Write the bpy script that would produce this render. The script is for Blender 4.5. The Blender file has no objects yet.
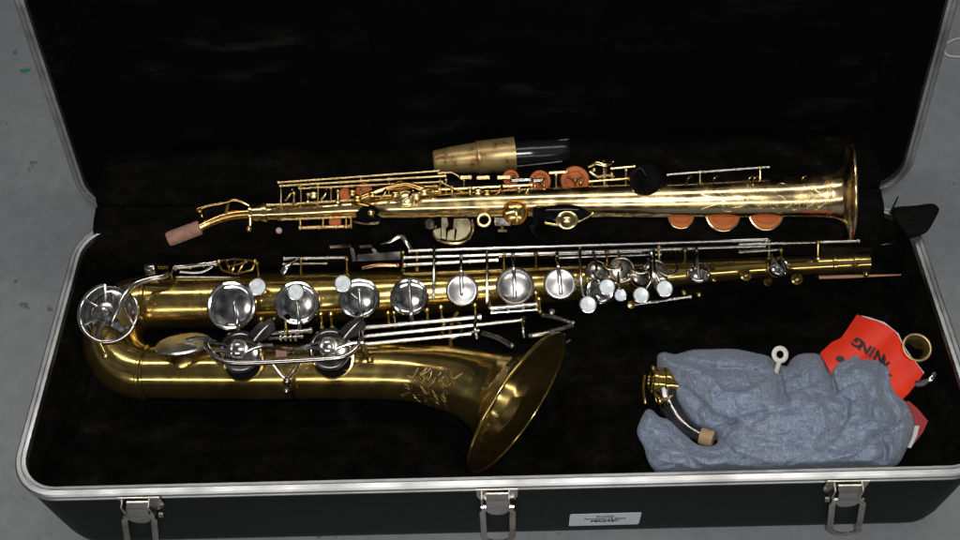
import bpy, bmesh, math, random
import numpy as np
from mathutils import Vector, Matrix, noise
from mathutils.geometry import delaunay_2d_cdt
random.seed(7)
C = bpy.context.scene
COL = C.collection
PI = math.pi
R_ = math.radians

# ------------------------------------------------------------------ camera
CAM = Vector((0.0113, -0.3523, 0.8821))
PITCH, YAW, ROLL, FPX = R_(57.13), R_(-2.39), R_(-3.29), 1050.4
DEPTH, LIDA = 0.2766, R_(72.07)
fwd = Vector((math.sin(YAW)*math.cos(PITCH), math.cos(YAW)*math.cos(PITCH), -math.sin(PITCH)))
rt = fwd.cross(Vector((0, 0, 1))).normalized()
up = rt.cross(fwd)
rt, up = rt*math.cos(ROLL)+up*math.sin(ROLL), up*math.cos(ROLL)-rt*math.sin(ROLL)
cd = bpy.data.cameras.new('camera')
cam = bpy.data.objects.new('camera', cd)
COL.objects.link(cam)
cam.matrix_world = Matrix(((rt.x, up.x, -fwd.x, CAM.x), (rt.y, up.y, -fwd.y, CAM.y), (rt.z, up.z, -fwd.z, CAM.z), (0, 0, 0, 1)))
cd.sensor_width = 36
cd.lens = FPX/960*36
cd.clip_start = 0.01
cd.clip_end = 100
C.camera = cam

def ray(px, py):
    return fwd*FPX+rt*(px-480)+up*(270-py)
def P(px, py, z):                         # photograph point -> place at height z
    w = ray(px, py)
    return CAM+w*((z-CAM.z)/w.z)
def PY(px, py, y):                        # photograph point -> place on the plane at depth y
    w = ray(px, py)
    return CAM+w*((y-CAM.y)/w.y)
def S(px, py, z):                         # metres per pixel there
    return (P(px, py, z)-CAM).dot(fwd)/FPX
VIEW = -fwd                               # towards the viewer
KEYN = Vector((0, -0.43, 0.90)).normalized()

# ------------------------------------------------------------------ materials
def nt(name):
    m = bpy.data.materials.new(name)
    m.use_nodes = True
    t = m.node_tree
    b = t.nodes['Principled BSDF']
    return m, t, b
def N(t, typ, **kw):
    n = t.nodes.new(typ)
    for k, v in kw.items():
        if hasattr(n, k) and k not in n.inputs: setattr(n, k, v)
        else: n.inputs[k].default_value = v
    return n
def coords(t, scale=(1, 1, 1)):
    tc = N(t, 'ShaderNodeTexCoord')
    mp = N(t, 'ShaderNodeMapping')
    mp.inputs['Scale'].default_value = scale
    t.links.new(tc.outputs['Object'], mp.inputs['Vector'])
    return mp.outputs['Vector']
def noise_n(t, vec, scale, detail=4, rough=.55):
    n = N(t, 'ShaderNodeTexNoise')
    n.inputs['Scale'].default_value = scale
    n.inputs['Detail'].default_value = detail
    n.inputs['Roughness'].default_value = rough
    t.links.new(vec, n.inputs['Vector'])
    return n.outputs['Fac']
def ramp(t, fac, stops):
    r = N(t, 'ShaderNodeValToRGB')
    e = r.color_ramp.elements
    while len(e) < len(stops): e.new(.5)
    for k, (p, c) in enumerate(stops):
        e[k].position = p
        e[k].color = (*c, 1) if len(c) == 3 else c
    t.links.new(fac, r.inputs['Fac'])
    return r.outputs['Color']
def bump(t, b, h, strength, dist=.001):
    n = N(t, 'ShaderNodeBump')
    n.inputs['Strength'].default_value = strength
    n.inputs['Distance'].default_value = dist
    t.links.new(h, n.inputs['Height'])
    t.links.new(n.outputs['Normal'], b.inputs['Normal'])
def g(v): return (v, v, v)

def metal(name, c1, c2, r0, r1, scale=60, bmp=.05, coat=0, stain=None, metallic=1.0):
    m, t, b = nt(name)
    v = coords(t)
    b.inputs['Metallic'].default_value = metallic
    f = noise_n(t, v, scale, 3)
    col = ramp(t, f, [(.3, c1), (.7, c2)])
    if stain:
        f2 = noise_n(t, v, scale*.35, 4, .6)
        k = ramp(t, f2, [(.52, g(0)), (.68, g(1))])
        mx = N(t, 'ShaderNodeMix', data_type='RGBA')
        t.links.new(k, mx.inputs['Factor'])
        t.links.new(col, mx.inputs[6])
        mx.inputs[7].default_value = (*stain, 1)
        col = mx.outputs[2]
    t.links.new(col, b.inputs['Base Color'])
    f3 = noise_n(t, v, scale*1.2, 2, .5)
    t.links.new(ramp(t, f3, [(.35, g(r0)), (.7, g(r1))]), b.inputs['Roughness'])
    if bmp: bump(t, b, noise_n(t, v, scale*.8, 3), bmp, .0006)
    if coat:
        b.inputs['Coat Weight'].default_value = coat
        b.inputs['Coat Roughness'].default_value = .08
    return m
def plain(name, c1, c2, rough, scale=80, bmp=.1, spec=.5, sheen=0, detail=5):
    m, t, b = nt(name)
    v = coords(t)
    f = noise_n(t, v, scale, detail)
    t.links.new(ramp(t, f, [(.3, c1), (.7, c2)]), b.inputs['Base Color'])
    b.inputs['Roughness'].default_value = rough
    b.inputs['Specular IOR Level'].default_value = spec
    if sheen:
        b.inputs['Sheen Weight'].default_value = sheen
    if bmp: bump(t, b, f, bmp, .001)
    return m

M = {}
M['brass'] = metal('lacquered_brass', (.47, .335, .10), (.55, .405, .135), .12, .24, 45, .05, 0, (.37, .25, .08), .965)
M['gold'] = metal('gold_lacquer', (.74, .55, .26), (.82, .62, .31), .15, .30, 60, .04)
M['gold_dark'] = metal('dark_gold_lacquer', (.50, .30, .09), (.62, .38, .12), .12, .25, 60, .05)
M['engrave'] = metal('engraved_lines', (.80, .64, .34), (.86, .70, .40), .3, .45, 300, .2)
M['nickel'] = metal('nickel_plate', (.56, .54, .50), (.66, .64, .60), .10, .22, 70, .05)
M['mirror'] = metal('polished_nickel_cup', (.62, .61, .59), (.72, .71, .69), .07, .16, 50, .05)
M['dark_nickel'] = metal('darkened_nickel', (.13, .125, .12), (.22, .21, .20), .10, .22, 50, .05)  # nickel darkened in colour to imitate dark reflections on the bell-tube cups
M['satin'] = metal('satin_nickel_cup', (.62, .61, .60), (.70, .69, .68), .24, .36, 60, .06)
M['tarnish'] = metal('tarnished_nickel', (.34, .32, .27), (.46, .43, .37), .16, .32, 90, .1)
M['steel'] = metal('steel_rod', (.60, .58, .55), (.70, .68, .65), .14, .24, 120, 0)
M['alu'] = metal('aluminium_trim', (.44, .45, .45), (.57, .58, .58), .28, .46, 26, .10, 0, (.36, .36, .35))
M['latch'] = metal('latch_plate', (.46, .43, .39), (.58, .55, .50), .2, .36, 50, .04, 0, (.30, .24, .18))
M['shell'] = plain('black_case_shell', (.0028, .0040, .0040), (.0045, .0068, .0065), .5, 900, .25, .13)
def scuff(m):
    t = m.node_tree; b = t.nodes['Principled BSDF']; old = b.inputs['Base Color'].links[0].from_socket
    k = ramp(t, noise_n(t, coords(t, (9, 60, 60)), 1.6, 6, .7), [(.66, g(0)), (.78, g(.5))])
    mx = N(t, 'ShaderNodeMix', data_type='RGBA'); t.links.new(k, mx.inputs['Factor']); t.links.new(old, mx.inputs[6]); mx.inputs[7].default_value = (.05, .055, .06, 1)
    t.links.new(mx.outputs[2], b.inputs['Base Color'])
scuff(M['shell'])
M['pad'] = plain('tan_pad', (.30, .16, .08), (.36, .20, .11), .7, 90, .1)
M['orange'] = plain('orange_pad', (.36, .095, .028), (.45, .130, .040), .6, 70, .05, .12)
M['cork'] = plain('cork_sleeve', (.20, .105, .075), (.32, .18, .13), .85, 160, .5)
M['cork_light'] = plain('pale_cork', (.26, .17, .09), (.40, .28, .16), .85, 200, .4)
M['ebonite'] = plain('black_ebonite', g(.005), (.007, .009, .013), .22, 60, .02, .4)
M['gloss_black'] = plain('gloss_black', g(.002), g(.003), .05, 60, 0, .25)
M['paper'] = plain('white_paper', (.50, .52, .56), (.55, .57, .61), .6, 30, .03)
M['ink'] = plain('black_ink', g(.015), g(.02), .6, 30, 0)
M['ink_grey'] = plain('faded_ink', (.09, .09, .10), (.13, .13, .14), .6, 30, 0)
M['red'] = plain('red_card', (.64, .026, .008), (.74, .036, .012), .42, 55, .25)
M['red_dark'] = plain('deep_red_card', (.26, .006, .008), (.31, .008, .010), .45, 25, .05)
M['white_plastic'] = plain('ivory_plastic', (.55, .53, .48), (.60, .58, .53), .35, 40, .03)
M['pouch'] = plain('black_nylon', g(.0035), g(.006), .85, 500, .3, .06)
M['green'] = plain('green_mark', (.02, .16, .08), (.03, .20, .10), .6, 200, 0)
M['lint'] = plain('pink_foam', (.40, .28, .28), (.46, .33, .33), .9, 300, .4)
M['cordw'] = plain('pale_cord', (.42, .42, .38), (.48, .48, .44), .7, 300, .2)
M['copper'] = metal('copper_tone', (.60, .28, .14), (.68, .34, .18), .2, .35, 60, .05)

def pearl_mat():
    m, t, b = nt('mother_of_pearl')
    v = coords(t)
    f = noise_n(t, v, 170, 3)
    t.links.new(ramp(t, f, [(.3, (.50, .57, .62)), (.55, (.68, .73, .75)), (.75, (.78, .80, .79))]), b.inputs['Base Color'])
    b.inputs['Roughness'].default_value = .22
    b.inputs['Coat Weight'].default_value = .6
    return m
M['pearl'] = pearl_mat()

def lining_mat(name, dusty):
    m, t, b = nt(name)
    v = coords(t)
    fine = noise_n(t, v, 420, 4)
    if dusty:
        vs = coords(t, (5, 26, 26))
        st = noise_n(t, vs, 1.6, 9, .72)
        big = noise_n(t, coords(t, (1, 1.6, 1.6)), 5.5, 3)
        a = ramp(t, st, [(.52, g(0)), (.74, g(1))])
        bb = ramp(t, big, [(.50, g(0)), (.66, g(1))])
        mu = N(t, 'ShaderNodeMath', operation='MULTIPLY')
        t.links.new(a, mu.inputs[0]); t.links.new(bb, mu.inputs[1])
        col = ramp(t, mu.outputs[0], [(0, (.0022, .0021, .0021)), (1, (.017, .0163, .016))])
    else:
        st = noise_n(t, coords(t, (20, 30, 30)), 1.5, 9, .74)
        col = ramp(t, st, [(.42, (.0020, .0019, .0018)), (.60, (.0052, .0049, .0046)), (.78, (.020, .018, .0165))])
    t.links.new(col, b.inputs['Base Color'])
    b.inputs['Roughness'].default_value = 1
    b.inputs['Specular IOR Level'].default_value = .01
    b.inputs['Sheen Weight'].default_value = .004
    b.inputs['Sheen Roughness'].default_value = .5
    bump(t, b, fine, .5, .002)
    return m
M['lining'] = lining_mat('black_plush', False)
M['lining_lid'] = lining_mat('dusty_black_plush', True)

def cloth_mat():
    m, t, b = nt('blue_chambray')
    w = N(t, 'ShaderNodeTexNoise')
    v1 = coords(t, (900, 160, 400))
    v2 = coords(t, (160, 900, 400))
    a = noise_n(t, v1, 1, 2); c = noise_n(t, v2, 1, 2)
    ad = N(t, 'ShaderNodeMath', operation='ADD')
    t.links.new(a, ad.inputs[0]); t.links.new(c, ad.inputs[1])
    hf = N(t, 'ShaderNodeMath', operation='MULTIPLY')
    t.links.new(ad.outputs[0], hf.inputs[0]); hf.inputs[1].default_value = .5
    col = ramp(t, hf.outputs[0], [(.30, (.125, .165, .245)), (.5, (.185, .225, .295)), (.70, (.30, .335, .385))])
    s1 = noise_n(t, coords(t, (70, 620, 300)), 1, 2); s2 = noise_n(t, coords(t, (620, 90, 300)), 1, 2)
    sl = N(t, 'ShaderNodeMath', operation='ADD'); t.links.new(s1, sl.inputs[0]); t.links.new(s2, sl.inputs[1])
    sh = N(t, 'ShaderNodeMath', operation='MULTIPLY'); t.links.new(sl.outputs[0], sh.inputs[0]); sh.inputs[1].default_value = .5
    kk = ramp(t, sh.outputs[0], [(.36, (.78, .80, .84)), (.52, (1, 1, 1)), (.66, (1.3, 1.27, 1.2))])
    m0 = N(t, 'ShaderNodeMix', data_type='RGBA', blend_type='MULTIPLY'); m0.inputs['Factor'].default_value = 1
    t.links.new(col, m0.inputs[6]); t.links.new(kk, m0.inputs[7]); col = m0.outputs[2]
    big = noise_n(t, coords(t), 22, 4)
    k = ramp(t, big, [(.35, (.90, .92, .96)), (.7, (1.07, 1.03, 1.0))])
    mx = N(t, 'ShaderNodeMix', data_type='RGBA', blend_type='MULTIPLY')
    mx.inputs['Factor'].default_value = 1
    t.links.new(col, mx.inputs[6]); t.links.new(k, mx.inputs[7])
    t.links.new(mx.outputs[2], b.inputs['Base Color'])
    b.inputs['Roughness'].default_value = .95
    b.inputs['Specular IOR Level'].default_value = .1
    b.inputs['Sheen Weight'].default_value = .12
    mid = sh.outputs[0]
    ad2 = N(t, 'ShaderNodeMath', operation='ADD')
    t.links.new(mid, ad2.inputs[0]); t.links.new(hf.outputs[0], ad2.inputs[1])
    bump(t, b, ad2.outputs[0], .35, .0012)
    return m
M['cloth'] = cloth_mat()

def floor_mat():
    m, t, b = nt('grey_floor')
    v = coords(t)
    big = noise_n(t, v, 2.4, 5, .6)
    fine = noise_n(t, v, 60, 6, .7)
    col = ramp(t, big, [(.3, (.185, .194, .205)), (.7, (.214, .222, .230))])
    k = ramp(t, fine, [(.3, g(.86)), (.7, g(1.12))])
    mx = N(t, 'ShaderNodeMix', data_type='RGBA', blend_type='MULTIPLY')
    mx.inputs['Factor'].default_value = 1
    t.links.new(col, mx.inputs[6]); t.links.new(k, mx.inputs[7])
    sp = noise_n(t, v, 46, 3)
    kk = ramp(t, sp, [(.265, g(.50)), (.30, g(1)), (.70, g(1)), (.76, g(1.18))])
    mx2 = N(t, 'ShaderNodeMix', data_type='RGBA', blend_type='MULTIPLY')
    mx2.inputs['Factor'].default_value = 1
    t.links.new(mx.outputs[2], mx2.inputs[6]); t.links.new(kk, mx2.inputs[7])
    t.links.new(mx2.outputs[2], b.inputs['Base Color'])
    b.inputs['Roughness'].default_value = .5
    b.inputs['Specular IOR Level'].default_value = .3
    bump(t, b, fine, .12, .001)
    return m
M['floor'] = floor_mat()

def cap_mat():
    m, t, b = nt('mottled_old_brass')
    v = coords(t)
    f = noise_n(t, v, 75, 6, .6)
    t.links.new(ramp(t, f, [(.36, (.13, .060, .016)), (.45, (.30, .20, .075)), (.60, (.34, .255, .11)), (.72, (.22, .165, .075))]), b.inputs['Base Color'])
    b.inputs['Metallic'].default_value = .55
    b.inputs['Roughness'].default_value = .36
    bump(t, b, f, .2, .0008)
    return m
M['cap'] = cap_mat()
def plastic_mat():
    m, t, b = nt('clear_plastic')
    b.inputs['Base Color'].default_value = (.30, .20, .12, 1)
    b.inputs['Roughness'].default_value = .12
    tr = N(t, 'ShaderNodeBsdfTransparent')
    mx = N(t, 'ShaderNodeMixShader')
    f = noise_n(t, coords(t, (25, 90, 90)), 1, 3)
    k = ramp(t, f, [(.35, g(.0)), (.75, g(.055))])
    t.links.new(k, mx.inputs[0])
    t.links.new(tr.outputs[0], mx.inputs[1]); t.links.new(b.outputs[0], mx.inputs[2])
    t.links.new(mx.outputs[0], t.nodes['Material Output'].inputs['Surface'])
    return m
M['plastic'] = plastic_mat()

# ------------------------------------------------------------------ objects and mesh helpers
ORG = {}
def thing(name, label, cat, loc, group=None):
    o = bpy.data.objects.new(name, None)
    o.empty_display_size = .02
    COL.objects.link(o)
    o.location = loc
    ORG[o.name] = Vector(loc)
    o['label'] = label; o['category'] = cat
    if group: o['group'] = group
    return o
def tag(o, label, cat, group=None):
    o['label'] = label; o['category'] = cat
    if group: o['group'] = group
def basis(n, hint=None):
    n = Vector(n).normalized()
    h = Vector(hint) if hint is not None else (Vector((1, 0, 0)) if abs(n.x) < .9 else Vector((0, 1, 0)))
    x = (h-n*h.dot(n)).normalized()
    return x, n.cross(x), n
def crom(pts, per=8):
    pts = [Vector(p) for p in pts]
    if len(pts) < 3: return pts
    e = [pts[0]*2-pts[1]]+pts+[pts[-1]*2-pts[-2]]
    out = []
    for i in range(1, len(e)-2):
        a, b, c, d = e[i-1:i+3]
        for k in range(per):
            t = k/per
            out.append(.5*((2*b)+(c-a)*t+(2*a-5*b+4*c-d)*t*t+(3*b-a-3*c+d)*t**3))
    out.append(pts[-1])
    return out
def lerp_list(vals, n):
    return [float(x) for x in np.interp(np.linspace(0, len(vals)-1, n), range(len(vals)), vals)]

class MB:
    def __init__(s): s.v = []; s.f = []
    def rings(s, rings, closed_ring=True, cap0=False, cap1=False):
        base = len(s.v); n = len(rings[0])
        for r in rings: s.v += [tuple(p) for p in r]
        for i in range(len(rings)-1):
            for j in range(n if closed_ring else n-1):
                k = (j+1) % n
                s.f.append((base+i*n+j, base+i*n+k, base+(i+1)*n+k, base+(i+1)*n+j))
        if cap0: s.f.append(tuple(base+j for j in reversed(range(n))))
        if cap1: s.f.append(tuple(base+(len(rings)-1)*n+j for j in range(n)))
        return s
    def lathe(s, o, axis, prof, seg=28, cap0=False, cap1=False, sx=1, sy=1, hint=None):
        x, y, n = basis(axis, hint); o = Vector(o)
        return s.rings([[o+n*h+(x*math.cos(2*PI*j/seg)*sx+y*math.sin(2*PI*j/seg)*sy)*r for j in range(seg)] for r, h in prof], True, cap0, cap1)
    def tube(s, pts, rad, seg=10, cap=True, flat=1.0, nrm=None, closed=False):
        pts = [Vector(p) for p in pts]; n = len(pts)
        rad = [rad]*n if not isinstance(rad, (list, tuple)) else lerp_list(rad, n)
        rings = []; x = None
        for i, p in enumerate(pts):
            if closed: d = pts[(i+1) % n]-pts[i-1]
            else: d = pts[min(i+1, n-1)]-pts[max(i-1, 0)]
            d.normalize()
            if nrm is not None: x = Vector(nrm)-d*d.dot(Vector(nrm))
            elif x is None: x = basis(d, (0, 0, 1) if abs(d.z) < .9 else (1, 0, 0))[0]
            else: x = x-d*d.dot(x)
            x = x.normalized(); y = d.cross(x)
            rings.append([p+(x*math.cos(2*PI*j/seg)*flat+y*math.sin(2*PI*j/seg))*rad[i] for j in range(seg)])
        if closed: rings.append(rings[0])
        return s.rings(rings, True, cap and not closed, cap and not closed)
    def ball(s, o, r, seg=12, axis=(0, 0, 1), squash=1):
        k = 7
        return s.lathe(o, axis, [(max(r*math.sin(PI*i/k), r*.02), -r*math.cos(PI*i/k)*squash) for i in range(k+1)], seg, True, True)
    def prism(s, poly, o, X, Y, th, bev=0.0):
        o = Vector(o); X = Vector(X); Y = Vector(Y); Z = X.cross(Y).normalized()
        c = np.mean(np.array(poly), axis=0)
        def ring(sc, h):
            out = []
            for a, b in poly:
                da, db = a-c[0], b-c[1]; L = math.hypot(da, db) or 1
                q = max(L-sc, 0)/L
                out.append(o+X*(c[0]+da*q)+Y*(c[1]+db*q)+Z*h)
            return out
        if bev: rs = [ring(bev*.5, 0), ring(0, bev*.5), ring(0, th-bev), ring(bev, th)]
        else: rs = [ring(0, 0), ring(0, th)]
        return s.rings(rs, True, True, True)
    def build(s, name, mat, parent=None, sharp=38, smooth=True):
        o0 = ORG[parent.name] if parent is not None else None
        if o0 is None: o0 = Vector((0, 0, 0))
        me = bpy.data.meshes.new(name)
        me.from_pydata([(v[0]-o0.x, v[1]-o0.y, v[2]-o0.z) for v in s.v], [], s.f)
        bm = bmesh.new(); bm.from_mesh(me)
        bmesh.ops.recalc_face_normals(bm, faces=bm.faces)
        bm.to_mesh(me); bm.free()
        me.materials.append(mat)
        if smooth:
            me.shade_smooth()
            me.set_sharp_from_angle(angle=R_(sharp))
        o = bpy.data.objects.new(name, me)
        COL.objects.link(o)
        if parent is not None: o.parent = parent
        ORG[o.name] = o0
        return o

def circle_poly(r, n=24, cx=0, cy=0, ry=None):
    return [(cx+r*math.cos(2*PI*k/n), cy+(ry or r)*math.sin(2*PI*k/n)) for k in range(n)]
def text_mesh(txt, size, o, X, Y, mat, parent, name='lettering', bold=0.0, depth=.0002):
    cu = bpy.data.curves.new('lettering', 'FONT')
    cu.body = txt; cu.size = size; cu.align_x = 'CENTER'; cu.align_y = 'CENTER'
    cu.extrude = depth; cu.offset = bold
    to = bpy.data.objects.new('lettering_source', cu)
    COL.objects.link(to)
    bpy.context.view_layer.update()
    me = bpy.data.meshes.new_from_object(to.evaluated_get(bpy.context.evaluated_depsgraph_get()))
    bpy.data.objects.remove(to); bpy.data.curves.remove(cu)
    X = Vector(X).normalized(); Y = Vector(Y); Y = (Y-X*Y.dot(X)).normalized(); Z = X.cross(Y)
    mat4 = Matrix(((X.x, Y.x, Z.x, o[0]), (X.y, Y.y, Z.y, o[1]), (X.z, Y.z, Z.z, o[2]), (0, 0, 0, 1)))
    me.transform(Matrix.Translation(-ORG[parent.name]) @ mat4)
    me.materials.clear(); me.materials.append(mat)
    ob = bpy.data.objects.new(name, me)
    COL.objects.link(ob); ob.parent = parent
    ORG[ob.name] = ORG[parent.name]
    return ob

# ------------------------------------------------------------------ setting: floor
FZ = -0.141
mb = MB()
mb.v = [(-4, -4, FZ), (4, -4, FZ), (4, 4, FZ), (-4, 4, FZ)]; mb.f = [(0, 1, 2, 3)]
fl = mb.build('floor', M['floor'], None, smooth=False)
fl['kind'] = 'structure'
mb = MB(); c = P(25, 71, FZ)
mb.v = []; ring = [c+Vector((.0065*math.cos(a)*(1+.3*math.sin(3*a)), .005*math.sin(a)*(1+.25*math.cos(2*a)), .0004)) for a in [2*PI*k/18 for k in range(18)]]
mb.rings([ring], True, False, True)
gm = mb.build('paint_mark', M['green'], fl)

# ------------------------------------------------------------------ the case
W2 = 0.4215
case = thing('instrument_case', 'long open hard case with black plush lining and aluminium trim, on the grey floor', 'instrument case', (0, .14, FZ))
def rrect(off, r, n=10, d=DEPTH):
    """points round the inner rim line, grown outward by off"""
    x0, x1, y0, y1 = -W2-off, W2+off, -off, d+off
    rr = max(r+off, .004); out = []
    for cx, cy, a0 in ((x1-rr, y0+rr, -90), (x1-rr, y1-rr, 0), (x0+rr, y1-rr, 90), (x0+rr, y0+rr, 180)):
        for k in range(n+1):
            a = R_(a0+90*k/n); out.append((cx+rr*math.cos(a), cy+rr*math.sin(a)))
    # more points on the straight runs
    res = []
    for i in range(len(out)):
        a, b = out[i], out[(i+1) % len(out)]
        L = math.hypot(b[0]-a[0], b[1]-a[1]); k = max(1, int(L/.03))
        for q in range(k): res.append((a[0]+(b[0]-a[0])*q/k, a[1]+(b[1]-a[1])*q/k))
    return res
CR = .034
def sdf(x, y, d=DEPTH, r=CR):
    qx = abs(x)-(W2-r); qy = abs(y-d/2)-(d/2-r)
    return math.hypot(max(qx, 0), max(qy, 0))+min(max(qx, qy), 0)-r
class Base:
    """the base flares a few millimetres towards its front edge"""
    def __matmul__(s, v):
        f = 1-min(max(v.y/DEPTH, -.1), 1)
        return Vector((v.x+(.0115 if v.x > 0 else .0065)*f*v.x/W2*(1 if v.x > 0 else 1), v.y-.0052*f*(W2-v.x)/(2*W2), v.z))
I4 = Base()
lid_o = Vector((0, DEPTH+.030, 0.002))
ly = Vector((0, math.cos(LIDA), math.sin(LIDA))); lz = Vector((0, -math.sin(LIDA), math.cos(LIDA)))
LM = Matrix(((1, ly[0], lz[0], lid_o.x), (0, ly[1], lz[1], lid_o.y), (0, ly[2], lz[2], lid_o.z), (0, 0, 0, 1)))
def ringT(off, z, T):
    return [T @ Vector((x, y, z)) for x, y in rrect(off, CR)]
def sm(a, b, x):
    t = min(max((x-a)/(b-a), 0), 1); return t*t*(3-2*t)

def half(T, depth, shell_name, rim_name):
    prof = [(-.0004, -.006), (-.0004, .0010), (-.0008, .0022), (.0016, .0024), (.0022, .0012), (.0030, .0012), (.0036, .0026), (.0070, .0026), (.0086, .0014), (.0090, -.0006),
            (.0090, -.0022), (.0082, -.0030), (.0082, -.0038), (.0090, -.0046), (.0090, -.0066), (.0080, -.0076), (.0050, -.0076), (.0050, -.006), (-.0004, -.006)]
    m = MB(); n = None
    rs = [ringT(o, z, T) for o, z in prof]
    n = min(len(r) for r in rs)
    # equal counts: resample each ring by arc parameter of the first ring
    base = rrect(0, CR)
    rs = []
    for o, z in prof:
        ring = []
        for i, (x, y) in enumerate(base):
            h = 1e-4
            gx = (sdf(x+h, y)-sdf(x-h, y)); gy = (sdf(x, y+h)-sdf(x, y-h)); L = math.hypot(gx, gy) or 1
            ring.append(T @ Vector((x+gx/L*o, y+gy/L*o, z)))
        rs.append(ring)
    m.rings(rs)
    rim = m.build(rim_name, M['alu'], case, 30)
    m = MB(); rs = []
    for o, z in [(.0060, -.005), (.0075, -.010), (.0078, -depth*.5), (.0074, -depth*.80), (.0060, -depth*.90), (.0025, -depth*.96), (-.002, -depth*.99), (-.015, -depth), (-.03, -depth), (-.06, -depth)]:
        ring = []
        for x, y in base:
            h = 1e-4
            gx = (sdf(x+h, y)-sdf(x-h, y)); gy = (sdf(x, y+h)-sdf(x, y-h)); L = math.hypot(gx, gy) or 1
            oo = o
            if abs(gx) > abs(gy): oo = o-.030*sm(.02, depth*1.15, -z)-.010*sm(depth*.7, depth, -z)           # the short ends lean in towards the bottom
            q = (x+gx/L*oo, y+gy/L*(o if o > -.045 else -.045))
            ring.append(T @ Vector((q[0], q[1], z)))
        rs.append(ring)
    m.rings(rs, True, False, True)
    return rim, m.build(shell_name, M['shell'], case, 50)
half(I4, -FZ-.001, 'base_shell', 'base_trim')
half(LM, .085, 'lid_shell', 'lid_trim')

def lining(name, T, mat, zf, cell=.0055):
    m = MB(); nx = int(2*W2/cell); ny = int(DEPTH/cell)
    for j in range(ny+1):
        for i in range(nx+1):
            x = -W2+2*W2*i/nx; y = DEPTH*j/ny
            d = sdf(x, y)
            if d > 0:
                h = 1e-4
                gx = (sdf(x+h, y)-sdf(x-h, y)); gy = (sdf(x, y+h)-sdf(x, y-h)); L = math.hypot(gx, gy)
                x -= gx/L*d; y -= gy/L*d; d = 0
            m.v.append(tuple(T @ Vector((x, y, zf(x, y, -d)))))
    for j in range(ny):
        for i in range(nx):
            a = j*(nx+1)+i
            m.f.append((a, a+1, a+nx+2, a+nx+1))
    return m.build(name, mat, case, 60)
bellc = P(518, 403, -.02)
def zbase(x, y, d):
    z = -.083
    # right-hand compartment is filled higher under the cloth
    z += .030*sm(.10, .16, x)*(1-sm(.13, .18, y))
    # plush shoulders round the instrument
    z += .020*math.exp(-((y-.262)/.018)**2)
    z += .016*math.exp(-((y-.052)/.022)**2)*(1-sm(-.10, -.05, x))
    z += .014*math.exp(-((x+.395)/.02)**2)
    z += .026*math.exp(-(((x-.10)/.05)**2+((y-.10)/.03)**2))
    # pit that takes the bell
    z -= .036*math.exp(-(((x-bellc.x)/.055)**2+((y-bellc.y)/.07)**2)**2)
    z = max(z, -.112)
    z += .004*noise.noise((x*18, y*18, 1.3))+.002*noise.noise((x*55, y*55, 4))
    return -.004+(z+.004)*(1-(1-sm(0, .013, d))**1)
lining('base_lining', I4, M['lining'], zbase)
def zlid(x, y, d):
    z = -.066
    z += .010*sm(-.120, -.113, x)*(1-sm(.118, .125, x))
    z += .0035*noise.noise((x*14, y*22, 8.3))+.0018*noise.noise((x*50, y*60, 2))
    return -.004+(z+.004)*sm(0, .024, d)
lining('lid_lining', LM, M['lining_lid'], zlid, .006)
# the plush strip that bridges the hinge
m = MB(); rows = []
pr = [(.246, -.034), (.256, -.016), (.266, -.003), (.277, .0055), (.288, .009), (.298, .0105)]
for v_, w_ in ((.000, .006), (.008, .0065), (.016, .002), (.022, -.012), (.026, -.030), (.034, -.052)):
    q = LM @ Vector((0, v_, w_)); pr.append((q.y, q.z))
pr = [(p.y, p.z) for p in crom([Vector((0, a, b)) for a, b in pr], 4)]
nx = 150
for i in range(nx+1):
    x = -.4120+(.399+.4120)*i/nx
    rows.append([Vector((x+.0012*noise.noise((y*60, 3, x*3)), y+.0015*noise.noise((x*30, y*30, 0)), z+.0015*noise.noise((x*26, z*40, 5))+.018*math.exp(-((x-.30)/.06)**2)*math.exp(-((y-.278)/.03)**2))) for y, z in pr])
m.rings(rows, False)
fo = m.build('hinge_cover', M['lining'], case, 60)
sol = fo.modifiers.new('thickness', 'SOLIDIFY'); sol.thickness = .0015; sol.offset = -1

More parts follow.
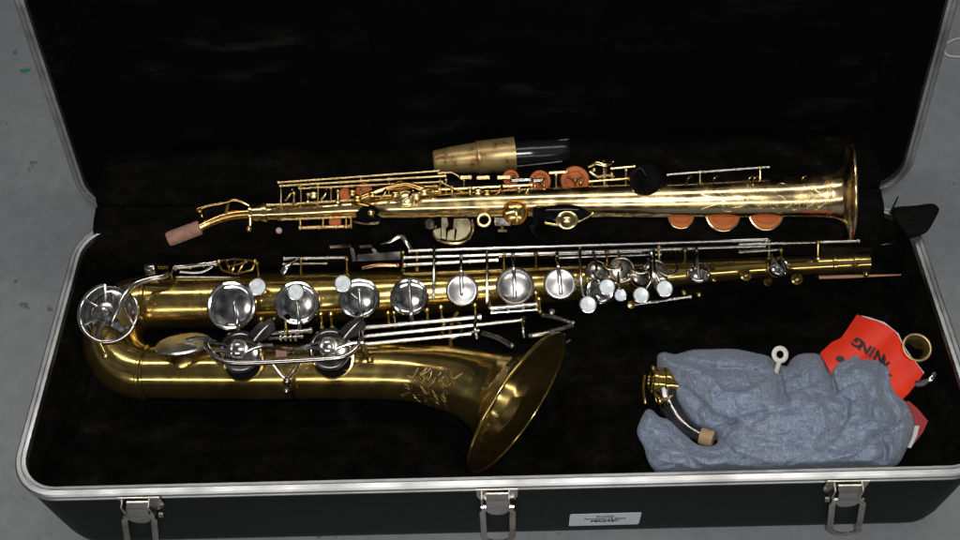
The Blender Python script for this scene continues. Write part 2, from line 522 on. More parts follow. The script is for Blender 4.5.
# latches on the front wall (y is about -0.0105)
def latch(px, py, bx, ybot):
    o = PY(px, py, -.0098)
    X = Vector((1, 0, 0)); Z = Vector((0, 0, 1)); Yn = Vector((0, -1, 0))
    fy = -.0052*(W2-o.x)/(2*W2)
    o = Vector((o.x, -.0099+fy, .001))
    bb = PY(bx, ybot, -.016)
    m = MB()
    w = .0185
    poly = [(-w, 0), (w, 0), (w, -.016), (w*.86, -.024), (w*.55, -.029), (-w*.55, -.029), (-w*.86, -.024), (-w, -.016)]
    m.prism([(a, b) for a, b in poly][::-1], o, X, Z, -.0016 if False else .0016, .0005)
    pl = m.build('latch_plate', M['latch'], case, 30)
    # make sure the plate stands out of the wall
    m = MB()
    m.v += [tuple(v) for v in []]
    lw = .0098
    oo = o+Yn*.0016
    # raised lever: a bent strip with a rounded tongue
    prof = [(.003, .0015), (.004, -.002), (.0065, -.006), (.0065, -.020), (.0045, -.030), (.0022, -.040)]
    tl = (bb.x-o.x)/(bb.z-o.z)
    rs = []
    for yo, zz in prof:
        rs.append([oo+X*(sx*lw+zz*tl)+Yn*(yo+t)+Z*zz for sx, t in ((-1, 0), (1, 0), (1, .0014), (-1, .0014))])
    m.rings(rs, True, True, True)
    m.prism(circle_poly(lw, 20), oo+Yn*.0034+Z*-.041+X*(-.041*tl), X, Z, .0012, .0004)
    m.build('latch_lever', M['latch'], pl, 30)
    # side cheeks with pins
    for sx in (-1, 1):
        m = MB()
        m.prism([(0, .002), (.009, .001), (.0105, -.012), (.006, -.021), (0, -.021)], oo+X*(sx*(lw+.0022)-.0008), Yn, Z, .0016, .0004)
        m.tube([oo+X*(sx*(lw+.001))+Yn*.0045+Z*-.030, oo+X*(sx*(lw+.0050))+Yn*.0045+Z*-.030], .0023, 10)
        m.build('latch_cheek', M['latch'], pl, 30)
    m = MB(); bw = .0135
    top = -.031; bot = max(bb.z-.001, -.125)
    path = []
    for sx, zz in ((-1, top), (-1, top-.008), (-1.18, top-.012), (-1.18, bot+.014)):
        path.append(oo+X*(sx*bw*.86+zz*tl)+Yn*.0042+Z*zz)
    for k in range(1, 8):
        a = PI+PI*k/8
        path.append(oo+X*(math.cos(a)*bw*1.015+bot*tl)+Yn*.0046+Z*(bot+.014+math.sin(a)*.014))
    for sx, zz in ((1.18, bot+.014), (1.18, top-.012), (1, top-.008), (1, top)):
        path.append(oo+X*(sx*bw*.86+zz*tl)+Yn*.0042+Z*zz)
    m.tube(path, .0029, 10, nrm=(0, -1, 0), flat=.45)
    m.build('latch_bail', M['latch'], pl, 40)
latch(143, 496, 145, 560)
latch(497, 488, 498.5, 540)
latch(850, 477, 843.5, 533)
# sticker on the front wall
o = PY(604.5, 517, -.0084)
m = MB(); hw, hh = .0335, .0158; rr = .002
poly = []
for cx, cy, a0 in ((hw-rr, -hh+rr, -90), (hw-rr, hh-rr, 0), (-hw+rr, hh-rr, 90), (-hw+rr, -hh+rr, 180)):
    for k in range(5):
        a = R_(a0+90*k/4); poly.append((cx+rr*math.cos(a), cy+rr*math.sin(a)))
so = Vector((o.x, -.0084-.0052*(W2-o.x)/(2*W2), o.z)); SX = Vector((1, .0062, .012)).normalized(); SZ = Vector((0, 0, 1))
m.prism(poly, so, SX, SZ, .0005)
stk = m.build('name_sticker', M['paper'], case, 30)
stk['label'] = 'white rectangular sticker with three small lines of writing'
for txt, sz, dz, mt in (('CLARD', .0052, .0088, 'ink_grey'), ('Formentor LE Sasso', .0048, .0030, 'ink_grey'), ('PERGREY', .0066, -.0034, 'ink')):
    text_mesh(txt, sz, so+Vector((0, -.0008, 0))+SZ*dz, SX, SZ, M[mt], stk, bold=.0001)

# ------------------------------------------------------------------ instrument helpers
def rod(root, a, b, r=.0016, mat='steel', name='hinge_rod', ends=True, seg=10, parent=None):
    """a, b = (px, py, z); knurled ends and one joint"""
    A, B = P(*a), P(*b); d = (B-A); L = d.length; d.normalize()
    m = MB()
    m.tube([A, B], r, seg)
    if ends:
        for q in (0, .37, .71, 1):
            c_ = A+d*L*q
            m.lathe(c_, d, [(r, -.0016), (r*1.35, -.0012), (r*1.35, .0012), (r, .0016)], seg)
    return m.build(name, M[mat], parent or root)
def post(root, top, foot, mat='brass', r=.0013, name='post'):
    A, B = P(*top), P(*foot); d = (A-B); L = d.length; d.normalize()
    m = MB()
    m.lathe(B, d, [(r*2.4, -.001), (r*2.4, .001), (r*1.2, .002), (r, L*.5), (r*1.2, L-.002), (r*1.9, L-.0016)], 12, True, True)
    m.ball(A, r*2.0, 12)
    return m.build(name, M[mat], root)
def cup(root, px, py, rpx, z, mat='mirror', n=KEYN, name='key_cup', pad='pad', chim=True, dome=1.0, ring=True):
    c_ = P(px, py, z); r = rpx*S(px, py, z)
    m = MB()
    pr = [(r*.86, -.0052), (r*.97, -.005), (r, -.004), (r, -.0006), (r*.965, .0006), (r*.90, .0009*dome)]
    if ring: pr += [(r*.84, .0006), (r*.80, .0009*dome)]
    pr += [(r*.5, .0019*dome), (r*.2, .0024*dome), (r*.02, .0025*dome)]
    m.lathe(c_, n, pr, 36, False, True)
    o_ = m.build(name, M[mat], root, 30)
    if pad:
        m = MB(); m.lathe(c_, n, [(r*.9, -.0072), (r*.955, -.0066), (r*.955, -.0048), (r*.4, -.0048)], 32, True, True)
        m.build('pad', M[pad], o_)
    if chim:
        m = MB(); m.lathe(c_, n, [(r*.86, -.018), (r*.80, -.012), (r*.80, -.0078), (r*.76, -.0078), (r*.76, -.018)], 32)
        m.build('tone_hole', M['brass' if mat in ('mirror', 'nickel', 'tarnish') else 'gold'], root)
    return o_
def oncup(cx, cy, cz, n, px, py, off=.0040):
    o = P(cx, cy, cz)+Vector(n).normalized()*off; w = ray(px, py)
    return CAM+w*((o-CAM).dot(n)/w.dot(n))
def arm(parent, pts, r=.0016, mat='nickel', flat=.75, name='arm', per=6, rad=None):
    m = MB(); pts = crom([p if isinstance(p, Vector) else P(*p) for p in pts], per)
    m.tube(pts, rad if rad else r, 10, flat=flat, nrm=(0, -.2, 1))
    m.ball(pts[-1], (rad[-1] if rad else r)*1.05, 10)
    return m.build(name, M[mat], parent)
def pearl(root, px, py, rpx, z, pts=None, n=KEYN, mat='nickel', armr=.0013):
    c_ = P(px, py, z); r = rpx*S(px, py, z)
    m = MB()
    m.lathe(c_, n, [(r*.3, -.004), (r*.85, -.0034), (r, -.002), (r, .0009), (r*.94, .0013), (r*.87, .0011), (r*.87, -.001)], 28, True, True)
    o_ = m.build('pearl_key', M[mat], root, 30)
    m = MB(); m.lathe(c_, n, [(r*.86, 0), (r*.86, .0010), (r*.78, .0016), (r*.4, .0012), (r*.02, .0010)], 28, True, True)
    m.build('pearl', M['pearl'], o_, 40)
    if pts: arm(o_, pts, armr)
    return o_
class Loft:
    """tube through stations (centre, normal, radius) with a surface that can be asked for points"""
    def __init__(s, st, per=6):
        cs = crom([a[0] for a in st], per)
        s.n = len(cs); s.c = cs
        idx = np.linspace(0, len(st)-1, s.n)
        s.r = [float(x) for x in np.interp(idx, range(len(st)), [a[2] for a in st])]
        ns = np.array([tuple(a[1]) for a in st])
        s.d = [Vector([float(np.interp(t, range(len(st)), ns[:, k])) for k in range(3)]).normalized() for t in idx]
        s.fr = []
        for d in s.d:
            x = (Vector((0, 0, 1))-d*d.z).normalized(); s.fr.append((x, d.cross(x)))
    def pt(s, t, a, off=0):
        t = min(max(t, 0), s.n-1.001); i = int(t); f = t-i
        c_ = s.c[i].lerp(s.c[i+1], f); r = s.r[i]*(1-f)+s.r[i+1]*f+off
        x = s.fr[i][0].lerp(s.fr[i+1][0], f); y = s.fr[i][1].lerp(s.fr[i+1][1], f)
        return c_+(x*math.cos(a)+y*math.sin(a))*r
    def rings(s, off=0, seg=40, i0=0, i1=None, rev=False):
        ii = list(range(i0, s.n if i1 is None else i1))
        if rev: ii.reverse()
        return [[s.c[i]+(s.fr[i][0]*math.cos(2*PI*j/seg)+s.fr[i][1]*math.sin(2*PI*j/seg))*(s.r[i]+off) for j in range(seg)] for i in ii]
    def band(s, t, w=.0008, h=.0006, seg=40):
        i = int(t); c_ = s.c[i]; r = s.r[i]; d = s.d[i]
        return c_, d, [(r-.0004, -w*1.4), (r+h, -w*.6), (r+h, w*.6), (r-.0004, w*1.4)]
def curl(lo, t0, a0, sz, turn, hand, asp=1.0, n=26, off=.00005):
    """a spiral scroll line on the surface of a loft; sz in metres"""
    pts = []
    step = (lo.c[-1]-lo.c[0]).length/lo.n
    for k in range(n):
        f = k/(n-1); r = sz*(1-f*.86); an = turn+hand*f*5.2
        du = math.cos(an)*r; dv = math.sin(an)*r*asp
        i = int(min(max(t0, 0), lo.n-2))
        pts.append(lo.pt(t0+du/step, a0+dv/max(lo.r[i], .005), off))
    return pts
def leaf(lo, t0, a0, L, wd, ang, off=.00005):
    step = (lo.c[-1]-lo.c[0]).length/lo.n; i = int(min(max(t0, 0), lo.n-2)); rr = lo.r[i]
    out = []
    for sgn in (-1, 1):
        pts = []
        for k in range(9):
            f = k/8; x = f*L; y = sgn*wd*math.sin(PI*f**.8)
            pts.append(lo.pt(t0+(x*math.cos(ang)-y*math.sin(ang))/step, a0+(x*math.sin(ang)+y*math.cos(ang))/rr, off))
        out.append(pts)
    return out

# ------------------------------------------------------------------ tenor saxophone
ZT = -.040
ten = thing('tenor_saxophone', 'large old brass saxophone with nickel keys and wide bell, nearest the front latches', 'saxophone', P(330, 330, -.085))
def bs(px, py, rpx, n=(1, 0, 0), z=ZT): return (P(px, py, z), Vector(n), rpx*S(px, py, z))
stb = [bs(150, 303, 27.7), bs(200, 302, 27.3), bs(250, 300.5, 27), bs(340, 297.5, 25.5), bs(420, 292.5, 23), bs(500, 287.5, 21.5), bs(580, 281.5, 18.5), bs(640, 276, 15.5),
       bs(690, 272, 13), bs(740, 268.5, 11), bs(790, 266, 10), bs(832, 264, 9.2)]
axd = (stb[-1][0]-stb[3][0]).normalized()
stb = [(a, axd, r) for a, n_, r in stb]
lob = Loft(stb, 6)
m = MB(); m.rings(lob.rings(0, 44), True, True, True)
body = m.build('body_tube', M['brass'], ten, 50)
for t in (6, 7.2, 8.2): MB().lathe(*lob.band(t), 44).build('ring_band', M['brass'], body)
for t in (30, 45, 60): MB().lathe(*lob.band(t, .0005, .0003), 44).build('ring_band', M['brass'], body)
# tenon and receiver at the neck end
m = MB(); e0, e1 = P(830, 264, ZT), P(868, 262.3, ZT)
sc_ = S(850, 263, ZT); L = (e1-e0).length; d = (e1-e0).normalized()
m.lathe(e0, d, [(9.2*sc_, 0), (10.4*sc_, .001), (10.4*sc_, .004), (9.0*sc_, .005), (8.8*sc_, L*.55), (10*sc_, L*.57), (10*sc_, L*.68), (9*sc_, L*.7), (9*sc_, L), (7.6*sc_, L), (7.6*sc_, L*.5)], 32, True, True)
m.build('neck_receiver', M['brass'], ten)
m = MB(); q = P(861, 264, ZT+.010); m.tube([q+Vector((0, -.004, .002)), q+Vector((.001, -.015, .004))], .0016, 10); m.ball(q+Vector((.001, -.015, .004)), .003)
m.build('neck_screw', M['brass'], ten)
# bow
A, B = stb[0][0], P(150, 372, ZT); mid = (A+B)/2; hr = (A-B).length/2
rA, rB = stb[0][2], 26.8*S(150, 372, ZT)
st = []
for k in range(13):
    f = k/12; a = PI/2+PI*f
    c_ = mid+(A-B).normalized()*hr*math.sin(a)+Vector((-1, 0, 0))*(-math.cos(a))*hr*.92
    tn = (A-B).normalized()*math.cos(a)+Vector((-1, 0, 0))*math.sin(a)
    st.append((c_, tn, rA+(rB-rA)*f+.0022*math.sin(PI*f)))
low = Loft(st, 3)
m = MB(); m.rings(low.rings(0, 44), True)
bow = m.build('bow', M['brass'], ten, 50)
for t in (0.5, 35): MB().lathe(*low.band(t, .0022, .0011), 44).build('ring_band', M['brass'], bow)
# bell tube and bell
def bn(deg): return (math.cos(R_(deg)), -math.sin(R_(deg)), 0)
sb = [(150, 372, .0256, 0, ZT), (205, 372, .0268, 0, ZT), (260, 372, .0274, 0, ZT), (330, 371, .0274, 0, ZT), (385, 371.5, .0276, 2, ZT), (415, 373, .0284, 6, -.0385), (440, 376.5, .0312, 12, -.036),
      (461, 381, .0332, 20, -.033), (477, 386.5, .0360, 26, -.030), (490, 391.5, .0400, 31, -.027), (500, 395.5, .0460, 34, -.0245), (508, 399, .0545, 36, -.022), (514, 401.5, .0655, 37, -.0205), (518, 403.5, .0770, 37.5, -.020)]
stl = [(P(a, b_, z), Vector(bn(an)), r) for a, b_, r, an, z in sb]
lol = Loft(stl, 6)
m = MB()
m.rings(lol.rings(0, 56), True)
m.rings(lol.rings(-.0009, 56, 24, None, True), True)
bell = m.build('bell', M['brass'], ten, 60)
m = MB()
ec, (ex, ey), er = lol.c[-1], lol.fr[-1], lol.r[-1]
m.tube([ec+(ex*math.cos(2*PI*k/72)+ey*math.sin(2*PI*k/72))*er for k in range(72)], .0017, 10, closed=True)
m.build('bell_rim', M['brass'], bell)
for t in (3, 4.4, 5.6): MB().lathe(*lol.band(t), 44).build('ring_band', M['brass'], bell)
m = MB()
re_ = random.Random(5)
for k in range(46):
    t0 = 27+re_.random()*15; a0 = .25+re_.random()*1.15
    for p_ in leaf(lol, t0, a0, re_.uniform(.006, .014), re_.uniform(.0006, .0022), re_.choice([-1.1, -.6, .5, .9, 1.3])+re_.uniform(-.3, .3)): m.tube(p_, .00013, 4)
m.build('engraving', M['engrave'], bell)
# brace between bell and body
m = MB()
c_ = P(452, 331, -.03); m.tube(crom([P(452, 352, -.02), P(450, 338, -.022), P(452, 322, -.026), P(458, 312, -.02)], 5), .0022, 10)
m.tube([c_+Vector((.010*math.cos(2*PI*k/28), .010*math.sin(2*PI*k/28), .003)) for k in range(28)], .0017, 8, closed=True)
m.build('bell_brace', M['brass'], ten)

# stack keys facing up
def ztop(px): # top of the body tube above the axis there
    return ZT+float(np.interp(px, [162, 420, 500, 580, 640, 690, 740, 832], [.0268, .0232, .0212, .018, .015, .0125, .0107, .009]))
for px, py, r, pts in (
        (231, 306, 25, [(240, 339, -.010), (237, 322, -.002), (234, 303, -.0005)]),
        (297, 303.5, 22.5, [(300, 334, -.012), (299, 322, -.003), (297, 303, -.0005)]),
        (359, 298.5, 21, [(363, 331, -.012), (361, 315, -.003), (359, 290, -.0005)]),
        (409, 297, 19.5, [(412, 327, -.012), (411, 312, -.003), (409, 281, -.0005)]),
        (462, 290.5, 16.5, [(461, 254, -.012), (461, 268, -.003), (462, 294, -.001)]),
        (515, 286.5, 19.5, [(513, 253, -.012), (513.5, 266, -.003), (515, 297, -.001)]),
        (560, 284, 16.5, [(557, 253, -.014), (558, 264, -.005), (561, 293, -.003)])):
    zc = ztop(px)+.0075
    o_ = cup(ten, px, py, r, zc, 'satin' if px > 440 else 'mirror', n=KEYN+Vector((random.uniform(-.05, .05), random.uniform(-.05, .05), 0)), dome=1.5 if px > 440 else 1.2)
    qs = [P(*pts[0])]+[oncup(px, py, zc, KEYN, a, b_) for a, b_, z in pts[1:]]
    arm(o_, qs, .0020)
for px, py, r, nn, mt in ((600, 290, 14.5, (-.35, -.35, .85), 'mirror'), (597, 271, 11.5, (.1, -.3, .95), 'tarnish'), (622, 270, 13.5, (.1, -.45, .9), 'tarnish'), (655, 271.5, 12.5, (-.1, -.4, .9), 'tarnish'), (641, 276, 10, (.3, -.2, .9), 'tarnish'),
                          (699, 272.5, 11, (0, -.35, .93), 'mirror'), (779, 266.5, 10, (.2, -.3, .93), 'mirror'), (662, 284, 9, (0, -.5, .85), 'tarnish')):
    o_ = cup(ten, px, py, r, ztop(px)+.006, mt, Vector(nn).normalized())
    if px == 699: arm(o_, [(696.5, 248, -.016), (697, 258, -.012), (699, 278, ztop(699)+.0085)], .0016)
    if px == 779: arm(o_, [(770, 245, -.02), (772, 256, -.018), (785, 273, ztop(779)+.0085)], .0014)
    if px in (622, 655, 597): arm(o_, [(px-4, 251, -.014), (px-2, 258, ztop(px)+.009), (px, 272, ztop(px)+.009)], .0014)
zc = -.001
pearl(ten, 258, 287, 9, .000, [(237, 303, -.004), (247, 296, -.004), (256, 288, -.003)])
pearl(ten, 296, 292, 8.7, .007)
pearl(ten, 343, 283.5, 9, -.001, [(359, 300, -.006), (352, 294, -.005), (345, 286, -.004)])
pearl(ten, 588, 304.5, 9, -.016, [(580, 247, -.012), (580.5, 270, -.010), (582, 290, -.014), (586, 301, -.018)], armr=.0016)
pearl(ten, 607, 287, 8.7, -.008, [(592, 272, -.012), (598, 280, -.011), (605, 285, -.011)])
pearl(ten, 620.5, 295.5, 6.6, -.013, [(618, 272, -.016), (619, 285, -.015), (620, 293, -.016)])
pearl(ten, 641, 295, 8.5, -.012, [(650, 262, -.014), (651, 280, -.012), (644, 292, -.015)])
pearl(ten, 664.5, 288.5, 8.8, -.010, [(654, 250, -.014), (655, 270, -.012), (661, 284, -.013)])
arm(ten, [(434, 247, -.006), (434, 262, -.002), (433.5, 298, -.010)], .0016, name='key_lever')
arm(ten, [(487, 251, -.008), (487, 268, -.004), (487, 303, -.010)], .0016, name='key_lever')
# scalloped plate round the side of the upper cluster
m = MB()
for a, b_, r in ((640, 264, 11), (668, 268, 9), (612, 262, 9)):
    m.tube([P(a, b_, -.014)+Vector((math.cos(t)*r*.001, math.sin(t)*r*.001, 0)) for t in [PI*1.1+PI*1.1*k/14 for k in range(15)]], .0014, 8, flat=.5, nrm=(0, 0, 1))
m.build('key_guard', M['tarnish'], ten)

# long rods above the body tube
for a, b_, r in (((410, 250.5, -.008), (766, 239.5, -.012), .0020), ((405, 257.5, -.014), (764, 246, -.018), .0019), ((405, 265, -.018), (497, 260, -.018), .0020), ((500, 256, -.018), (640, 251.5, -.018), .0016),
                 ((560, 258, -.02), (660, 254.5, -.02), .0011), ((740, 244.5, -.014), (858, 241, -.016), .0017), ((740, 252, -.018), (781, 249.5, -.018), .0015), ((285, 258.5, -.014), (345, 257.5, -.014), .0018), ((284, 264, -.018), (326, 263.5, -.018), .0011)):
    rod(ten, a, b_, r)
for px, t, f in ((347, 259, 272), (403, 252, 270), (417, 252, 268), (504, 254, 266), (536, 254, 266), (659, 247, 262), (685, 250, 262), (769, 240, 258), (818, 242, 258), (781, 250, 258), (301, 259, 276), (607, 252, 262)):
    post(ten, (px, t, -.014), (px, f, -.026))
m = MB()   # fine spring coils along the second rod
for k in range(26):
    px = 583+k*4.4
    if 0 <= k: m.lathe(P(px, 253.6-.028*(px-583), -.017), (1, 0, 0), [(.0016, -.0004), (.0022, 0), (.0016, .0004)], 8)
m.build('rod_collar', M['steel'], ten)
# palm-key levers
def plate(root, pts, z, th, mat, name, bev=.0008, n=(0, -.30, .95), parent=None):
    c_ = np.mean(np.array(pts, float), axis=0); o_ = P(c_[0], c_[1], z)
    X, Y, Z = basis(n, (1, 0, 0)); poly = []
    for a, b_ in pts:
        w = ray(a, b_); q = CAM+w*((o_-CAM).dot(Z)/w.dot(Z)); poly.append(((q-o_).dot(X), (q-o_).dot(Y)))
    ar = sum(poly[i][0]*poly[(i+1) % len(poly)][1]-poly[(i+1) % len(poly)][0]*poly[i][1] for i in range(len(poly)))
    if ar < 0: poly.reverse()
    m = MB(); m.prism(poly, o_, X, Y, th, bev)
    return m.build(name, M[mat], parent or root, 30)
for pts in ([(329, 246), (352, 244.5), (352, 248), (330, 249)], [(350, 248), (354, 248), (357, 262), (352.5, 262)], [(357, 255), (401, 252), (401, 260.5), (357, 262)], [(359, 246), (372, 245), (374, 248), (360, 249)], [(371, 249), (375, 248), (379, 254), (374, 255)]):
    plate(ten, pts, -.010, .0022, 'nickel', 'palm_key')
arm(ten, [(381, 244, -.006), (390, 241, -.002), (400, 235.5, .000), (406, 241, -.002), (411, 250, -.008)], .0024, name='palm_key', flat=.6, rad=[.0012, .0024, .0032, .0026, .0020])
arm(ten, [(282, 273, -.012), (287, 266, -.008), (297, 259, -.010)], .0022, name='palm_key', flat=.5, rad=[.0034, .003, .0016])
arm(ten, [(362, 268, -.012), (376, 265, -.009), (398, 265, -.010)], .0022, name='palm_key', mat='copper', flat=.5)
# upper left rod group with its ornate guard
rod(ten, (176, 267.5, -.012), (216, 263, -.012), .0030, 'nickel')
rod(ten, (176, 277, -.014), (240, 277.5, -.014), .0010, 'steel', ends=False)
arm(ten, [(180, 272, -.012), (200, 272.5, -.012), (212, 267, -.010)], .0013, name='key_lever')
m = MB(); m.lathe(P(152, 270, -.012), (1, 0, .05), [(.008, -.005), (.0085, -.004), (.0085, .004), (.008, .005)], 20, True, True, sx=.8); m.build('end_cap', M['tarnish'], ten)
m = MB()
for k in range(5): m.lathe(P(159+k*2.6, 267.3, -.010), (1, 0, 0), [(.0022, -.001), (.0033, 0), (.0022, .001)], 10, True, True)
m.build('rod_collar', M['brass'], ten)
m = MB()
for (a, b_), (c2, d2) in (((217, 261), (236, 259)), ((236, 259), (256, 261)), ((217, 261), (222, 270)), ((222, 270), (236, 274)), ((236, 274), (252, 270)), ((252, 270), (256, 261)), ((226, 260), (230, 272)), ((236, 259), (232, 273)), ((246, 260), (238, 273)), ((228, 267), (247, 262))):
    m.tube([P(a, b_, -.008), P((a+c2)/2, (b_+d2)/2, -.006), P(c2, d2, -.008)], .0013, 8)
m.ball(P(219, 261.5, -.006), .0030); m.ball(P(255, 261, -.006), .0026)
m.build('key_guard', M['brass'], ten)
post(ten, (257, 263, -.010), (259, 277, -.022)); post(ten, (171, 268, -.010), (172, 281, -.022))

# bow cup, its wire lever and skeleton guard
bc = P(109, 313.5, -.004)
o_ = cup(ten, 109, 313.5, 28.5, -.008, 'mirror', Vector((0, -.36, .93)).normalized())
m = MB(); rr = 29*S(109, 313, 0); X, Y, Z = basis((0, -.36, .93), (1, 0, 0)); gc = P(108, 313, .002)
def gp(a, r=1, h=0): return gc+(X*math.cos(R_(a))+Y*math.sin(R_(a)))*rr*r+Z*h
m.tube([gp(100+k*8) for k in range(37)], .0021, 10, flat=.7, nrm=Z)
m.build('cup_guard', M['nickel'], ten)
m = MB()
for a in (100, 150, 205, 250): m.tube([gp(a), gp(a, .6, .002), gp(a+8, .22, .003)], .0019, 8, flat=.6, nrm=Z)
m.lathe(gp(0, .12, .002)+X*-.006, Z, [(.0095, 0), (.0098, .0015), (.007, .0022), (.004, .0024), (.004, .0042), (.001, .0048)], 20, True, True)
m.build('guard_spoke', M['nickel'], ten)
m = MB(); m.tube(crom([P(171, 262, -.006), P(170, 271, -.002), P(163, 276, .002), P(148, 279, .006), P(134, 284, .010), P(126, 293, .012), P(119, 307, .010), P(112, 322, .006)], 7), [.0020, .0030, .0032, .0032, .0032, .0030, .0026, .0020], 14)
m.build('bow_key_lever', M['nickel'], ten)
plate(ten, [(117, 318), (124, 307), (132, 324), (124, 329)], .004, .0016, 'brass', 'touch_plate')
arm(ten, [(124, 306, .006), (129, 315, .007), (133, 324, .006)], .0014, name='key_lever', mat='steel')
m = MB(); m.tube([P(99, 342, -.010), P(106, 356, -.016)], .003, 10)
m.ball(P(106, 356, -.016), .0042)
m.build('guard_foot', M['brass'], ten)
# low cup seen from its edge on the bell tube
m = MB()
cc = P(183, 344, -.012)
LN = Vector((-.05, .58, .81)).normalized()
m.lathe(cc, LN, [(.021, -.003), (.0235, -.002), (.024, 0), (.0225, .0015), (.012, .003), (.001, .0035)], 34, True, True, hint=(1, 0, 0), sx=1.15, sy=1)
o_ = m.build('key_cup', M['satin'], ten, 30)
m = MB(); m.lathe(cc-LN*.004, LN, [(.019, -.016), (.0178, -.010), (.0172, -.003), (.0180, -.0005), (.012, -.0005)], 34, hint=(1, 0, 0), sx=1.1, sy=1); m.build('tone_hole', M['brass'], ten)
arm(o_, [(186, 340, -.006), (200, 338, -.003), (222, 345, -.002)], .0022)

# side cups on the bell tube behind a long guard
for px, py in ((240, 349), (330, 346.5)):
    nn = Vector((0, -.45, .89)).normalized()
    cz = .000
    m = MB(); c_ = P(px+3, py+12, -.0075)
    m.lathe(c_, nn, [(.0200, -.010), (.0190, .0), (.0202, .0016), (.0186, .0018), (.0180, -.004)], 36, True, False)
    m.build('tone_hole', M['brass'], ten)
    m = MB(); m.lathe(c_, nn, [(.0182, -.003), (.0005, -.003)], 30, False, True); m.build('pad', M['gloss_black'], ten)  # black disc, no real pad: stands in for shade and reflection in the hole
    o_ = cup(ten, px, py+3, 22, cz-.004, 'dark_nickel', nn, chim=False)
    m = MB(); q = P(px-2, py, cz+.006)
    m.lathe(q, nn, [(.0085, -.004), (.0092, -.002), (.0092, .0008), (.0075, .0012), (.0062, .0004), (.0055, .0012), (.0048, .0026), (.0025, .0034), (.0003, .0036)], 28, True, True)
    m.build('guard_bumper', M['nickel'], ten)
    m = MB()
    for sx in (-1, 1):
        m.tube(crom([P(px-2+sx*8, py+2, cz+.006), P(px+sx*20, py-1-2*sx, cz+.006), P(px+sx*33, py+(3 if sx < 0 else -4), cz+.005)], 5), .0020, 8, flat=.6, nrm=nn)
    m.build('guard_spoke', M['nickel'], ten)
    # bright lever fins rising to the rod
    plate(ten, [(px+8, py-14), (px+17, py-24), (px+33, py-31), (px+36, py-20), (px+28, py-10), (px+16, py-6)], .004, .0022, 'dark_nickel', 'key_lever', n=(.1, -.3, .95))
    arm(ten, [(px+14, py-8, .006), (px+24, py-20, .008), (px+34, py-30, .006)], .0014, name='key_lever')
m = MB()
gl = [(208, 338, .002), (206, 344, .003), (211, 353, .005), (222, 360.5, .006), (240, 363, .007), (290, 361, .0075), (330, 358.5, .007), (345, 356, .006), (356, 348, .005), (361, 338, .004), (360, 330, .002)]
m.tube(crom([P(*q) for q in gl], 6), .0027, 12)
m.build('cup_guard', M['nickel'], ten)
m = MB()
m.tube([P(206, 342, .004), P(222, 344, .005), P(232, 347, .005)], .0018, 8)
m.tube(crom([P(246, 346, .005), P(270, 347, .005), P(290, 350, .005), P(310, 345, .005), P(326, 341, .005)], 4), .0016, 8)
m.build('guard_spoke', M['nickel'], ten)
plate(ten, [(276, 348), (288, 347), (287, 357), (276, 358)], .002, .002, 'cork', 'guard_bumper')
m = MB()
m.tube(crom([P(272, 362, .005), P(281, 374, -.004), P(287, 379, -.008)], 4), .0020, 8); m.tube(crom([P(300, 361, .005), P(293, 372, -.004), P(287, 379, -.008)], 4), .0020, 8)
m.ball(P(287, 381, -.008), .0042); m.tube(crom([P(287, 384, -.010), P(291, 390, -.018), P(295, 398, -.030)], 4), .0020, 8); m.ball(P(286.5, 391, -.014), .0034)
m.build('guard_foot', M['tarnish'], ten)
m = MB(); m.tube(crom([P(362, 338, .002), P(364, 350, -.004), P(370, 360, -.012)], 4), .0022, 8); m.ball(P(370, 360, -.012), .0038)
m.build('guard_foot', M['brass'], ten)

# rods between the body and the bell
for a, b_, r in (((268, 333.5, -.010), (311, 330.5, -.010), .0022), ((270, 338.5, -.012), (302, 336.5, -.012), .0014), ((352, 329, -.006), (480, 317, -.006), .0022), ((364, 336.5, -.008), (522, 320.5, -.010), .0020), ((366, 344, -.010), (470, 334, -.012), .0019),
                 ((492, 308.5, -.008), (536, 304.5, -.008), .0024), ((492, 313, -.010), (536, 310, -.010), .0014), ((452, 338, -.012), (478, 331, -.012), .0014)):
    rod(ten, a, b_, r)
m = MB()
for px in (281, 286, 291, 296): m.lathe(P(px, 337.6, -.008), (1, 0, 0), [(.002, -.0016), (.0034, -.001), (.0034, .001), (.002, .0016)], 10, True, True)
m.build('rod_collar', M['steel'], ten)
for px, t, f in ((490, 308, 296), (537, 306, 294), (476, 318, 306), (322, 328, 315), (332, 328, 315), (389, 326, 314), (395, 326, 314), (428, 323, 311), (286, 331, 318), (442, 321, 308), (262, 332, 320), (540, 312, 300)):
    post(ten, (px, t, -.008), (px-1, f, -.020))
arm(ten, [(476, 315, -.004), (475, 328, -.001), (477, 338, -.004)], .0017, name='key_lever')
arm(ten, [(524, 317, -.003), (523, 328, .000), (524, 337, -.004)], .0016, name='key_lever', mat='tarnish')
# two bell key levers reaching over the rim
arm(ten, [(482, 333, -.002), (498, 338, .004), (512, 346, .010)], .0026, name='bell_key_lever', mat='tarnish', flat=.5)
arm(ten, [(542, 315, -.004), (558, 318, .002), (573, 323, .006)], .0022, name='bell_key_lever', mat='tarnish', flat=.5)
arm(ten, [(573, 325, .006), (560, 329, .010), (545, 333, .014), (530, 336, .014)], .0022, name='bell_key_lever', flat=.5, mat='tarnish')
m = MB(); m.lathe(P(552, 312, -.002), KEYN, [(.001, -.004), (.0016, .0), (.0032, .001), (.0028, .003), (.0004, .0034)], 14, True, True); m.build('adjusting_screw', M['nickel'], ten)
m = MB(); m.ball(P(563, 336, -.01), .003); m.tube([P(560, 341, -.02), P(556, 346, -.02)], .0022, 8); m.tube([P(570, 340, -.02), P(566, 343, -.02)], .0018, 8); m.build('bell_stay', M['nickel'], ten)
